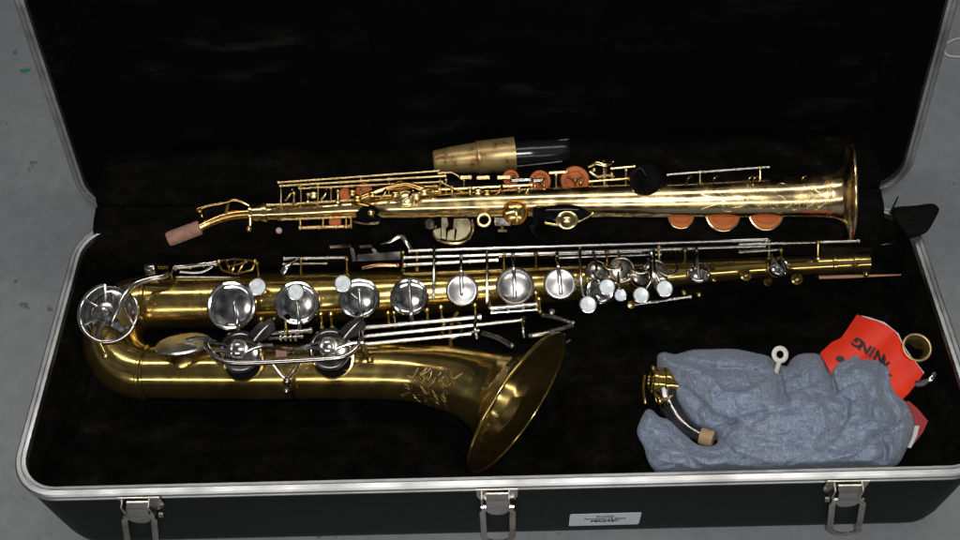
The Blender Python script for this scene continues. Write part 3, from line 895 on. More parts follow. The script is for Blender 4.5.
# lower edge rod and small brass pearls on the thin end
rod(ten, (636, 304.5, -.030), (690, 297, -.030), .0017)
m = MB(); m.lathe(P(631, 305, -.03), KEYN, [(.0024, -.006), (.0024, 0), (.004, .001), (.004, .0034), (.001, .004)], 14, True, True)
for px, py in ((714, 280, ), (699, 295), (684, 293)): m.ball(P(px, py, -.03), .0032)
m.build('post', M['brass'], ten)
for px, py, r in ((746, 275, 5.5), (797, 279, 5.5), (768, 282, 4), (712, 268, 5)):
    c_ = P(px, py, -.030); k = S(px, py, -.03)
    m = MB(); m.lathe(c_, Vector((0, -.5, .85)), [(r*k, -.004), (r*k*1.05, 0), (r*k*.7, .001), (r*k*.6, .003), (r*k*.1, .005)], 18, True, True); m.build('side_key_stud', M['brass'], ten)

# ------------------------------------------------------------------ soprano saxophone
sop = thing('soprano_saxophone', 'slim straight gold saxophone with engraved bell, lying along the hinge of the case', 'saxophone', P(520, 206, .012))
def zs(px): return float(np.interp(px, [165, 270, 430, 850], [.024, .030, .042, .076]))
def sp(px, py, rpx): return (P(px, py, zs(px)), None, rpx*1.06*S(px, py, zs(px)))
ss = [sp(262, 213, 7.5), sp(300, 211.5, 8.5), sp(350, 208.5, 9.5), sp(430, 205.5, 11.5), sp(530, 202.5, 13.5), (sp(600, 201.2, 14.6)), sp(650, 200.5, 15.8), sp(700, 199.5, 16.8), sp(750, 198.2, 18), sp(790, 197.2, 18.6), sp(815, 196, 19.6), sp(830, 194.5, 21.5), sp(840, 193, 25.5), sp(846, 191.5, 33), sp(850, 190.3, 46)]
sd = (ss[8][0]-ss[3][0]).normalized(); sdb = (sd+Vector((.0, .0, .0))).normalized()
ss = [(a, sd+Vector((0, -.05, .09))*max(0, i-9)/5, r) for i, (a, _, r) in enumerate(ss)]
los = Loft(ss, 6)
m = MB(); m.rings(los.rings(0, 44), True, True, False); m.rings(los.rings(-.0007, 44, 50, None, True), True)
sbody = m.build('body_tube', M['gold'], sop, 55)
m = MB(); ec, (ex, ey), er = los.c[-1], los.fr[-1], los.r[-1]
m.tube([ec+(ex*math.cos(2*PI*k/64)+ey*math.sin(2*PI*k/64))*er for k in range(64)], .0015, 10, closed=True)
m.build('bell_rim', M['gold'], sbody)
for t in (1.5, 3, 64, 65.2): MB().lathe(*los.band(t), 40).build('ring_band', M['gold'], sbody)
m = MB(); rnd = random.Random(3)
for t0, a0, sz, tu, hd in ((44, .35, .007, 0, 1), (46, .9, .008, 2, -1), (48, .5, .009, 1, 1), (50, 1.0, .008, 3, 1), (52, .35, .009, 0, -1), (54, .8, .010, 4, 1), (56, .45, .010, 1, -1), (58, .95, .010, 2, 1), (60, .4, .010, 0, 1), (63, .75, .012, 3, -1), (45, 1.3, .006, 1, 1), (51, 1.35, .007, 0, -1), (57, 1.4, .008, 2, 1)):
    m.tube(curl(los, t0, a0*.9-.1, sz, tu, hd), .00018, 4)
for k in range(20):
    t0 = 42.5+k*1.12
    for p_ in leaf(los, t0, rnd.uniform(.0, 1.3), rnd.uniform(.008, .018), rnd.uniform(.0015, .004), rnd.uniform(-.9, .9)): m.tube(p_, .00018, 4)
# a diamond frame and two long ribbon arcs
for t0, a0, t1, a1, bulge in ((42, .35, 46, 1.0, 0), (42, 1.2, 46, .5, 0), (60, 1.2, 65.5, .1, .25), (58, .15, 63, .2, .3)):
    m.tube([los.pt(t0+(t1-t0)*k/14, a0+(a1-a0)*k/14+bulge*math.sin(PI*k/14), .00015) for k in range(15)], .00024, 5)
m.build('engraving', M['engrave'], sbody)
# curved neck with cork, octave key and collar
nk = [(198, 228.5, .0048), (212, 221.5, .0052), (226, 216.5, .0056), (240, 214, .0060), (255, 213.2, .0064)]
m = MB(); m.tube(crom([P(a, b_, zs(a)) for a, b_, r in nk], 6), [r for *_, r in nk], 20)
neck = m.build('neck', M['gold_dark'], sop)
m = MB(); a, b_ = P(200, 227.5, zs(200)), P(168, 239.5, zs(165)); d = (b_-a).normalized(); L = (b_-a).length
m.lathe(a, d, [(.0066, -.0006), (.0074, .0004), (.0076, L*.9), (.0068, L), (.0048, L), (.0046, L-.006)], 24, True, True)
m.build('cork', M['cork'], neck)
m = MB(); a = P(251, 213.2, zs(251)); d = (P(270, 212.5, zs(270))-a).normalized()
m.lathe(a, d, [(.0072, 0), (.0112, .0005), (.0112, .003), (.0090, .0036), (.0090, .013), (.0108, .0136), (.0108, .018), (.0078, .019)], 28, True, True)
m.build('neck_collar', M['gold'], sop)
m = MB(); a = P(250, 222, zs(250)+.002); m.tube([P(250, 212, zs(250)+.006), P(250, 226, zs(250)+.002)], .0016, 8); m.ball(P(249, 229, zs(250)), .0030); m.build('neck_screw', M['gold'], sop)
zo = zs(220)+.010
arm(sop, [(197, 209.5, zo), (207, 206, zo+.002), (222, 203, zo+.003), (233, 200, zo+.005), (241, 201.5, zo+.004), (250, 206, zo)], .0016, mat='gold_dark', name='octave_key', rad=[.0022, .0014, .0014, .0018, .0015, .0013])
m = MB(); m.lathe(P(199, 209.5, zo), Vector((-.3, 0, .9)), [(.0034, -.003), (.0038, 0), (.003, .0012), (.0005, .0018)], 16, True, True); m.ball(P(202, 216, zs(200)+.006), .0021)
m.tube([P(226, 214, zs(226)+.004), P(229, 200, zo+.003)], .0024, 10); m.build('octave_key_cup', M['gold_dark'], sop)
rodz = zs(300)
G = 'gold'
for a, b_, r in (((279, 182.5, .052), (438, 171, .058), .0013), ((281, 186, .052), (445, 176, .058), .0013), ((300, 188.5, .050), (442, 182, .056), .0012), ((284, 204.5, .046), (368, 199, .050), .0014), ((300, 228, .036), (351, 226.5, .036), .0017), ((283, 219.5, .040), (350, 217, .042), .0012),
                 ((440, 189.5, .056), (531, 185, .058), .0015), ((534, 192.5, .054), (590, 190.5, .056), .0015), ((520, 190, .054), (560, 188, .056), .0012), ((590, 181.5, .060), (630, 178.5, .062), .0014), ((612, 168.5, .062), (634, 166.5, .064), .0013), ((370, 197, .050), (440, 191, .052), .0012), ((268, 205, .046), (296, 204, .046), .0015), ((440, 182, .056), (470, 196, .052), .0010)):
    rod(sop, a, b_, r, G)
rod(sop, (668, 174.5, .078), (768, 167, .086), .0012, 'nickel')
for px, t, f, z in ((581, 183, 192, .060), (281, 183, 207, .050), (301, 186, 207, .050), (318, 186, 205, .050), (331, 188, 206, .050), (300, 228, 214, .038), (323, 227, 214, .038), (346, 227, 213, .038), (351, 226, 213, .038), (361, 180, 200, .052), (389, 178, 199, .052), (440, 174, 196, .054), (446, 180, 197, .052),
                     (464, 180, 200, .054), (508, 186, 197, .055), (535, 186, 196, .056), (556, 175, 194, .057), (560, 190, 197, .055), (592, 182, 191, .058), (626, 170, 188, .062), (606, 165, 186, .060), (700, 172, 184, .080), (760, 168, 182, .085)):
    post(sop, (px, t, z), (px, f, z-.008), G, .0010)
# side keys and palm keys
arm(sop, [(362, 197, .056), (372, 193, .058), (388, 187.5, .060), (406, 184, .062), (420, 188, .060), (428, 190, .058), (438, 187, .056)], .0022, mat='gold_dark', name='palm_key', rad=[.0030, .0026, .0020, .0022, .0030, .0028, .0016])
o_ = cup(sop, 406, 199, 9, .060, 'gold', KEYN, chim=False, pad='orange'); arm(o_, [(402, 202, .063), (408, 197, .064), (413, 191, .062)], .0014, 'gold')
o_ = cup(sop, 401, 190, 9.5, .054, 'gold_dark', KEYN, chim=False, pad='orange', dome=.4)
plate(sop, [(356, 213), (363, 207), (374, 206), (380, 210), (378, 215), (382, 218), (380, 222), (360, 224), (357, 220)], .052, .003, 'gloss_black', 'side_key', .001)
m = MB(); m.ball(P(371, 213, .056), .0040); m.tube(crom([P(354, 222, .054), P(366, 224, .055), P(379, 223, .054)], 4), .0010, 8); m.ball(P(362, 206, .054), .0026); m.build('side_key_edge', M['gold'], sop)
m = MB(); m.tube(crom([P(352, 203, .054), P(362, 204, .056), P(372, 207, .055)], 4), .0026, 10, flat=.5, nrm=(0, 0, 1)); m.build('palm_key', M['gold_dark'], sop)
for q in (457, 463.5, 476.5, 497):
    pass
for x0, x1, y in ((460, 472, 178), (476.5, 490, 178.3), (497, 511, 178)):
    plate(sop, [(x0, y-1.5), (x1, y-2), (x1, y+1.6), (x0, y+2)], .062, .002, 'gold', 'table_key', .0006)
arm(sop, [(438, 173, .060), (451, 172.5, .062), (461, 178, .062)], .0013, mat='gold', name='key_lever')
arm(sop, [(512, 180, .061), (528, 179.5, .062), (534, 180, .060)], .0020, mat='nickel', name='key_lever')
arm(sop, [(534, 180.5, .062), (542, 180, .062)], .0018, mat='nickel', name='key_lever')
arm(sop, [(549, 172.5, .064), (567, 171.5, .064)], .0019, mat='gold', name='key_lever', flat=.6)
# upright orange pads on the far side
for px, py, r, z in ((511, 178, 8, .052), (540, 181, 10.5, .050), (575, 180.5, 14, .050), (515, 191, 6, .05)):
    nn = Vector((0, -.62, .78)).normalized(); c_ = P(px, py, z); k = r*S(px, py, z)
    m = MB(); m.lathe(c_, nn, [(k*1.08, -.004), (k*1.1, -.001), (k*1.02, 0)], 30, True); o_ = m.build('key_cup', M['gold_dark'], sop)
    m = MB(); m.lathe(c_, nn, [(k*1.02, -.001), (k*1.0, .0010), (k*.70, .0012), (k*.62, -.0004), (k*.1, -.0006)], 30, True, True); m.build('pad', M['orange'], o_)
    m = MB()
    for aa in (0, 120, 240): m.tube([c_+nn*.002, c_+nn*.002+(Vector((math.cos(R_(aa+30)), math.sin(R_(aa+30))*.7, math.sin(R_(aa+30))*.6)))*k*.6], .0012, 8)
    m.ball(c_+nn*.002, .0026); m.build('pad_screw', M['gold_dark'], o_)
for px, py, r in ((345, 194, 6), (364, 191, 8)):
    c_ = P(px, py, .044); k = r*S(px, py, .044)
    m = MB(); m.lathe(c_, Vector((0, -.6, .8)), [(k, -.003), (k, .0005), (k*.8, .001), (k*.1, .0012)], 22, True, True); m.build('pad', M['orange'], sop)
c_ = P(335, 222, .036); m = MB(); m.lathe(c_, Vector((0, -.6, .8)), [(.006, -.003), (.006, .0005), (.0045, .001), (.0005, .0012)], 22, True, True); m.build('pad', M['orange'], sop)
# ornate key on top right of the second orange pad
arm(sop, [(588, 167, .062), (597, 163, .066), (606, 165, .066), (613, 162, .064)], .002, mat='gold', name='key_lever', rad=[.0012, .0030, .0022, .0014])
m = MB(); m.tube(crom([P(590, 172, .062), P(598, 177, .062), P(606, 175, .062), P(614, 177, .062)], 4), .0014, 8); m.tube([P(604, 161, .064), P(605, 188, .058)], .0017, 8); m.ball(P(594, 170, .063), .0024); m.ball(P(612, 174, .063), .0020)
m.build('octave_mechanism', M['gold'], sop)
rx = random.Random(21)
for px in (288, 294, 308, 313, 324, 338, 352, 357, 372, 383, 395, 416, 424, 433, 452, 470, 478, 487, 497, 519, 527, 544, 570, 583):
    y0 = 203-(px-280)*.022; k = rx.random(); z = .048+(px-280)*.00003
    if k < .4:
        arm(sop, [(px-3, y0-2, z+.006), (px+rx.uniform(-1, 3), y0-8, z+.011), (px+rx.uniform(2, 6), y0-13+rx.uniform(-2, 2), z+.010)], .0011, mat=rx.choice(['gold', 'gold_dark']), name='key_lever')
    elif k < .7:
        m = MB(); m.lathe(P(px, y0-rx.uniform(3, 9), z+.008), KEYN, [(.0030, -.004), (.0038, -.003), (.0038, 0), (.002, .0012), (.0004, .0014)], 16, True, True); m.build('side_key_stud', M[rx.choice(['gold', 'gold_dark'])], sop)
    else:
        post(sop, (px, y0-rx.uniform(7, 12), z+.008), (px, y0, z), 'gold', .0010)
rod(sop, (445, 197, .052), (528, 194, .053), .0016, 'gold'); rod(sop, (378, 190, .056), (436, 186, .058), .0012, 'gold_dark')
# large mirror cup, its dark reflection put in as black colour
nn = Vector((.02, -.46, .88)).normalized()
o_ = cup(sop, 646, 179.5, 16.5, .082, 'gloss_black', nn, chim=False, pad=None, dome=.5, ring=False)
m = MB(); c_ = P(647, 186.5, .076); k = 15.5*S(646, 184, .077)
m.lathe(c_, nn, [(k*.9, -.0065), (k, -.005), (k*1.02, -.001), (k*.96, .000)], 34, True, True)
m.lathe(c_-nn*.003, nn, [(k*.62, -.012), (k*.7, -.007), (k*.95, -.004)], 34)
m.build('cup_rim', M['gold'], o_)
arm(o_, [(633, 174, .086), (640, 168, .088), (646, 176, .086)], .0010, mat='gloss_black')
# guard posts standing on the bell
for px in (686, 712, 747, 752, 800):
    m = MB(); m.tube(crom([P(px, 186, .084), P(px+2, 179, .090), P(px+6, 176, .091)], 4), .0008, 6); m.build('spring', M['gold_dark'], sop)
# orange pads peeping out below the bell
for px, py, r in ((681, 215.5, 13), (723, 214, 17), (766, 213, 17)):
    z = zs(px)-.010; c_ = P(px, py, z); k = r*S(px, py, z); nn = Vector((0, -.45, .89)).normalized()
    m = MB(); m.lathe(c_, nn, [(k*.98, -.0045), (k*1.03, -.003), (k*1.03, 0), (k*.97, .0004)], 34, True, True); o_ = m.build('key_cup', M['gold'], sop)
    m = MB(); m.lathe(c_, nn, [(k*.97, .0004), (k*.93, .0022), (k*.72, .0024), (k*.66, .0014), (k*.05, .0012)], 34, True, True); m.build('pad', M['orange'], o_)
# ornate cup and teardrop lever on the front side
o_ = cup(sop, 515.5, 212, 13, .056, 'gold_dark', Vector((0, -.5, .87)).normalized(), chim=False, pad='orange', dome=2.0)
arm(o_, [(506, 213, .059), (515, 211, .060), (525, 208, .058)], .0016, 'gold'); arm(o_, [(513, 202, .060), (516, 211, .061), (517, 222, .058)], .0014, 'gold')
m = MB()
pts = crom([P(533, 214, .054), P(548, 214, .057), P(565, 215, .059), P(580, 214, .058), P(593, 212.5, .054)], 6)
m.tube(pts, [.004, .0085, .0100, .0085, .0015], 18, flat=.45, nrm=(0, -.5, .87)); o_ = m.build('side_key', M['gloss_black'], sop)
m = MB(); m.tube(crom([P(536, 206, .060), P(560, 206.5, .062), P(578, 207.5, .061), P(593, 212.5, .056), P(580, 221, .056), P(562, 225, .056), P(545, 223, .055)], 6), .0012, 8)
m.lathe(P(567, 220, .061), Vector((0, -.5, .87)), [(.0085, -.003), (.0085, 0), (.0055, .001), (.0040, .003), (.0015, .004)], 22, True, True, sx=1.25); m.build('side_key_edge', M['gold'], o_)
plate(sop, [(533, 207), (538, 205), (539, 224), (533, 228)], .054, .003, 'gloss_black', 'side_key', .001)
m = MB(); m.tube(crom([P(532, 225, .046), P(534, 232, .040), P(538, 237, .034)], 4), .0020, 8, flat=.5, nrm=(0, -.5, .8)); m.build('key_lever', M['gloss_black'], sop)
rod(sop, (592, 214.5, .048), (614, 213.5, .048), .0030, 'copper', ends=False); rod(sop, (614, 214, .048), (655, 213, .048), .0022, 'gold_dark')
# thumb ring and hook
m = MB(); c_ = P(484, 220, .050); m.tube([c_+(Vector((1, 0, 0))*math.cos(2*PI*k/28)+Vector((0, .85, .52))*math.sin(2*PI*k/28))*.0058 for k in range(28)], .0018, 10, closed=True); m.build('strap_ring', M['gold'], sop)
plate(sop, [(494, 218), (510, 219), (511, 226), (495, 226)], .048, .003, 'nickel', 'thumb_hook', .0008)
m = MB(); m.tube([P(502, 226, .048), P(502, 231, .046)], .0016, 8); m.tube([P(498, 230.5, .046), P(507, 231, .046)], .0013, 8); m.build('thumb_hook_screw', M['gold'], sop)
# little-finger table below the tube
M['dull_brass'] = metal('dull_brass', (.50, .36, .16), (.58, .43, .20), .45, .6, 60, .06)
M['pale_gold'] = metal('pale_gold_plate', (.52, .45, .28), (.62, .54, .35), .24, .38, 60, .06)
m = MB(); m.lathe(P(429.5, 224, .046), Vector((-.2, -.5, .85)), [(.0048, -.002), (.0052, 0), (.004, .0012), (.0004, .0016)], 18, True, True); m.build('side_key_stud', M['tarnish'], sop)
plate(sop, [(433, 232), (441, 229), (441, 240), (436, 239)], .042, .003, 'pale_gold', 'table_key', .0006, n=(0, -.08, .99))
plate(sop, [(441.5, 219), (447, 219), (449, 226), (446, 231), (446, 240), (441.5, 239)], .043, .003, 'pale_gold', 'table_key', .0006, n=(0, -.08, .99))
plate(sop, [(448, 232), (455, 230), (454.5, 241), (447, 241)], .043, .003, 'pale_gold', 'table_key', .0006, n=(0, -.08, .99))
plate(sop, [(454, 220), (468, 219.5), (471, 224), (471, 232), (467, 238), (458, 241), (455.5, 241), (457, 230), (453, 229)], .0425, .003, 'pale_gold', 'table_key', .0006, n=(0, -.08, .99))
m = MB(); m.tube(crom([P(436, 226, .040), P(434, 234, .038), P(440, 241, .038), P(455, 243.5, .038), P(467, 240, .038), P(473, 230, .040), P(472, 220, .042)], 5), .0014, 8); m.build('table_frame', M['gold'], sop)

# ------------------------------------------------------------------ mouthpiece leaning in the lid
mp = thing('mouthpiece', 'black mouthpiece in a mottled brown brass cap, behind the slim gold saxophone', 'mouthpiece', P(480, 160, .012))
zm = .034
a = P(433.5, 161.5, zm); b_ = P(515, 154, zm); d = (b_-a).normalized(); L = (b_-a).length; k = S(475, 157, zm)
m = MB()
m.lathe(a, d, [(10*k, 0), (10.8*k, .0008), (11.2*k, .003), (13.2*k, L*.22), (15.0*k, L*.5), (15.3*k, L*.53), (15.7*k, L*.56), (16.4*k, L*.58), (17.0*k, L*.9), (17.2*k, L), (16.2*k, L), (15.5*k, L*.6)], 40, True, True)
cp = m.build('cap', M['cap'], mp, 40)
m = MB(); m.lathe(a+d*L*.555, d, [(15.4*k, -.0018), (16.6*k, -.0012), (16.6*k, .0012), (15.4*k, .0018)], 40); m.build('cap_band', M['cap'], cp)
m = MB(); b0 = P(505, 155, zm); e_ = P(569, 151, zm); d2 = (e_-b0).normalized(); L2 = (e_-b0).length
m.lathe(b0, d2, [(12.8*k, 0), (12.8*k, L2*.35), (13.4*k, L2*.42), (12.9*k, L2*.46), (12.6*k, L2*.9), (11.8*k, L2*.97), (10.5*k, L2), (6.5*k, L2), (6*k, L2*.8)], 36, True, True)
m.build('shank', M['ebonite'], mp, 40)
for p0, p1 in (((516, 147, zm+.008), (569, 139, zm+.012)), ((517, 166.5, zm+.006), (562, 161.5, zm+.008))):
    m = MB(); m.tube([P(*p0), P(*p1)], .0007, 8, flat=1.0); m.build('wire', M['steel'], mp)
# support of the reed wedge: a black flat beak lying behind the wires
m = MB()
q0 = [P(516, 148, zm+.006), P(568, 140, zm+.010), P(560, 161, zm+.006), P(517, 165.5, zm+.004)]
m.rings([[v_ for v_ in q0], [v_+Vector((0, .004, -.006)) for v_ in q0]], True, True, True)
pass

# ------------------------------------------------------------------ blue cloth with a saxophone neck in it
def smooth_poly(pts, per=5):
    q = pts[-2:]+pts+pts[:2]
    v = crom([Vector((a, b_, 0)) for a, b_ in q], per)
    v = v[2*per:-2*per] if per else v
    out = [(p.x, p.y) for p in v]
    return out[:len(pts)*per]
CO = [(657, 356), (664, 352), (676, 354), (691, 350), (712, 349), (735, 349), (756, 353), (768, 356), (776, 362), (786, 366), (790, 361), (797, 355), (808, 353), (819, 354), (826, 359), (829, 367), (833, 364), (843, 356), (852, 349), (860, 348.5), (872, 354), (883, 360), (891, 369), (893, 384), (899, 394), (908, 405),
      (914, 420), (914, 432), (907, 448), (898, 464), (884, 467), (860, 466.5), (830, 468), (800, 468), (765, 469.5), (735, 468), (712, 470.5), (680, 470.5), (656, 470), (648, 461), (644, 448), (637, 433), (640, 421), (646, 410), (652, 410), (660, 417), (671, 420), (684, 432), (695, 443), (708, 446), (717, 443), (716, 435), (706, 431), (694, 425), (686, 414), (678, 402), (674, 391), (669, 380), (664, 372), (657, 368)]
poly = smooth_poly(CO, 4)
PA = np.array(poly)
def inside(x, y):
    c_ = False; n = len(poly); j = n-1
    for i in range(n):
        xi, yi = poly[i]; xj, yj = poly[j]
        if (yi > y) != (yj > y) and x < (xj-xi)*(y-yi)/(yj-yi)+xi: c_ = not c_
        j = i
    return c_
def seg_dist(p, line):
    best = 1e9; side = 0; tt = 0
    n = len(line)-1
    for i in range(n):
        ax, ay = line[i]; bx, by = line[i+1]; dx, dy = bx-ax, by-ay
        t = ((p[0]-ax)*dx+(p[1]-ay)*dy)/(dx*dx+dy*dy); t = min(max(t, 0), 1)
        ex_, ey_ = p[0]-ax-t*dx, p[1]-ay-t*dy; dd = math.hypot(ex_, ey_)
        if dd < best: best = dd; side = dx*ey_-dy*ex_; tt = (i+t)/n
    return best, (1 if side > 0 else -1), tt
# folds: (line in the photograph, height in mm, width in px)
FOLDS = [([(776, 361), (780, 375), (783, 392), (788, 402)], -9, 4.5), ([(829, 366), (833, 380), (836, 392)], -11, 4), ([(836, 392), (848, 402), (846, 418), (836, 436), (815, 452)], -5, 5), ([(843, 358), (835, 372), (834, 384)], 5, 5),
         ([(690, 360), (715, 368), (745, 368), (770, 375)], -4, 4), ([(668, 362), (690, 366), (712, 378), (722, 394)], 4, 5), ([(684, 388), (700, 400), (712, 415), (745, 424)], -5, 4.5), ([(716, 428), (740, 418), (762, 412), (790, 408)], -5, 4), ([(726, 394), (748, 392), (775, 378), (784, 390)], 4, 6),
         ([(722, 440), (735, 455), (762, 462)], -4, 5), ([(690, 448), (712, 455), (735, 450)], -5, 4), ([(650, 432), (668, 440), (690, 458), (700, 466)], -4, 5), ([(800, 395), (820, 405), (826, 425), (812, 440)], 4, 8), ([(862, 380), (872, 395), (870, 415), (858, 432)], -4, 5), ([(885, 372), (884, 392), (896, 412), (900, 430)], -5, 5),
         ([(905, 412), (890, 430), (872, 438), (862, 450)], -6, 4), ([(880, 438), (886, 450), (884, 464)], -7, 4), ([(868, 446), (850, 455), (830, 460)], 4, 4), ([(892, 440), (894, 456)], 5, 4), ([(850, 362), (868, 372), (884, 378)], 3, 5), ([(745, 440), (780, 446), (810, 440)], -3, 6), ([(706, 352), (720, 358), (742, 356)], 3, 4), ([(800, 358), (808, 372), (806, 388)], 3, 5)]
rq = random.Random(29)
for k in range(46):
    fx, fy = rq.uniform(655, 900), rq.uniform(358, 462); an = rq.gauss(.35, .7); L = rq.uniform(18, 55); cv = rq.uniform(-.025, .025)
    ln = []
    for q in range(7):
        ln.append((fx, fy)); fx += math.cos(an)*L/6; fy += math.sin(an)*L/6*.8; an += cv*L/6
    FOLDS.append((ln, rq.choice([-1, 1, 1])*rq.uniform(.6, 1.6), rq.uniform(1.8, 3.4)))
bpts = poly
cell = 1.5
pts2 = list(bpts); nb = len(pts2)
rg = random.Random(11)
yy = 347
while yy < 473:
    xx = 635
    while xx < 918:
        x_, y_ = xx+rg.uniform(-.35, .35), yy+rg.uniform(-.35, .35)
        if inside(x_, y_) and np.min(np.hypot(PA[:, 0]-x_, PA[:, 1]-y_)) > 1.1: pts2.append((x_, y_))
        xx += cell
    yy += cell
vo, eo, fo_, *_ = delaunay_2d_cdt([Vector(p) for p in pts2], [], [list(range(nb))], 1, 1e-4)
PB = np.array(poly+[poly[0]])
def bdist(x, y):
    a = PB[:-1]; dlt = PB[1:]-a
    t = np.clip(((x-a[:, 0])*dlt[:, 0]+(y-a[:, 1])*dlt[:, 1])/np.maximum((dlt**2).sum(1), 1e-9), 0, 1)
    return float(np.min(np.hypot(x-a[:, 0]-t*dlt[:, 0], y-a[:, 1]-t*dlt[:, 1])))
m = MB(); zlist = []
for p in vo:
    x_, y_ = p.x, p.y; d = bdist(x_, y_)
    base = -.034+.016*sm(430, 470, y_)
    h = .036*(1-math.exp(-d/20))+.007*(1-math.exp(-d/2.2))
    h *= 1-.45*(1-sm(640, 730, x_))*sm(395, 420, y_)
    z = base+h
    amp = min(1, d/7)
    z += amp*.0060*noise.noise((x_*.020, y_*.028, 3.1))
    r1 = 1-abs(noise.noise((x_*.016+y_*.010, y_*.040-x_*.012, 7.7)))*2.6
    z += amp*.0020*max(r1, 0)**3
    v1 = abs(noise.noise((x_*.021-y_*.008+.6*math.sin(y_*.05), y_*.040+x_*.012, 21.7)))
    z -= amp*.0026*max(0, 1-v1*8)
    v2 = abs(noise.noise((x_*.045+y_*.022, y_*.058-x_*.020, 33.1)))
    z -= amp*.0007*max(0, 1-v2*6)
    v3 = abs(noise.noise((x_*.030-y_*.035, y_*.030+x_*.028, 41.3)))
    z += amp*.0013*max(0, 1-v3*6)
    if d < 3.2: z += .0007
    wv = noise.noise((x_*.014, y_*.018, 9.2))*5
    z += amp*.0007*math.sin(x_*.10+y_*.26+wv*1.6)*sm(-.1, .35, noise.noise((x_*.02, y_*.025, 5.5)))
    z += amp*.0005*math.sin(-x_*.22+y_*.20+wv*1.3)*sm(0, .35, noise.noise((x_*.025, y_*.02, 15.5)))
    z += amp*.0003*noise.noise((x_*.22, y_*.30, 2.2))
    for line, mmh, wd in FOLDS:
        dd, sd_, tt = seg_dist((x_, y_), line)
        if dd < wd*3.2:
            s_ = dd/wd*(0.75 if sd_ > 0 else 1.9)
            z += .0017*mmh*math.exp(-s_*s_ if mmh*mmh > 4 else -1.4*s_)*min(1, d/5)*math.sin(PI*min(max(tt*.86+.10, 0), 1))**.6
    w = P(x_, y_, z)
    m.v.append(tuple(w)); zlist.append(z)
m.f = [tuple(f) for f in fo_]
# turn the edge under down to the plush
ctr = P(778, 415, -.05)
loop = list(range(nb))
r1 = []; 
for i in loop:
    v_ = Vector(m.v[i]); q = v_+(ctr-v_)*.03; q.z = v_.z-.012; r1.append(len(m.v)); m.v.append(tuple(q))
r2 = []
for i in loop:
    v_ = Vector(m.v[i]); q = v_+(ctr-v_)*.07; q.z = min(v_.z-.02, -.052); r2.append(len(m.v)); m.v.append(tuple(q))
for i in range(nb):
    j = (i+1) % nb
    m.f.append((loop[i], loop[j], r1[j], r1[i])); m.f.append((r1[i], r1[j], r2[j], r2[i]))
cl = m.build('polishing_cloth', M['cloth'], None, 180)
tag(cl, 'crumpled blue grey cloth bundled in the corner of the case', 'cloth')

nk_ = thing('saxophone_neck', 'short curved neck with brass collar and pale cork, wrapped in the blue cloth', 'saxophone neck', P(668, 405, -.05))
m = MB(); m.tube(crom([P(664, 388, -.032), P(667, 402, -.032), P(676, 416, -.031), P(688, 428, -.029), P(701, 436, -.027)], 7), [.0115, .0105, .0085, .0072, .0066], 24)
m.build('neck_tube', M['dark_nickel'], nk_)
m = MB(); a = P(651, 380, -.026); d = Vector((.94, -.05, -.16)).normalized()
m.lathe(a, d, [(.0115, 0), (.0130, .0006), (.0130, .004), (.0118, .005), (.0118, .011), (.0140, .0118), (.0140, .0150), (.0118, .0158), (.0118, .026)], 30, True, True)
m.lathe(a-d*.0004, d, [(.0100, 0), (.0098, .01)], 24, False, True)
m.build('collar', M['brass'], nk_)
m = MB(); m.tube(crom([P(645, 375, -.030), P(643.5, 388, -.034), P(645, 404, -.040)], 5), .0014, 8); m.tube(crom([P(655, 372, -.004), P(653, 366, -.006)], 3), .0016, 8); m.ball(P(653, 368, -.004), .0024); m.ball(P(660, 401, -.012), .0028); m.tube(crom([P(655, 393, -.014), P(662, 400, -.012), P(672, 396, -.012)], 4), .0016, 8); m.build('octave_key', M['brass'], nk_)
m = MB(); m.lathe(P(700, 435.5, -.0265), (P(712, 439, -.0245)-P(700, 435.5, -.0265)), [(.0066, 0), (.0078, .0006), (.0080, .011), (.0072, .0125), (.0045, .0125)], 22, True, True); m.build('cork', M['cork_light'], nk_)

# white ring poking out of the cloth
rg_ = thing('plastic_ring', 'small ivory ring sticking out of the top edge of the blue cloth', 'ring', P(780, 357, -.03))
c_ = P(780, 354.5, -.012); X, Y, Z = basis((.15, -.45, .88), (1, 0, 0)); m = MB()
m.tube([c_+(X*math.cos(2*PI*k/28)+Y*math.sin(2*PI*k/28))*.0060 for k in range(28)], .0024, 10, closed=True, flat=.7, nrm=Z)
m.build('loop', M['white_plastic'], rg_)
m = MB(); m.tube([c_-Y*.006-X*.001, c_-Y*.019-X*.003-Z*.006], .0024, 8); m.build('stem', M['white_plastic'], rg_)

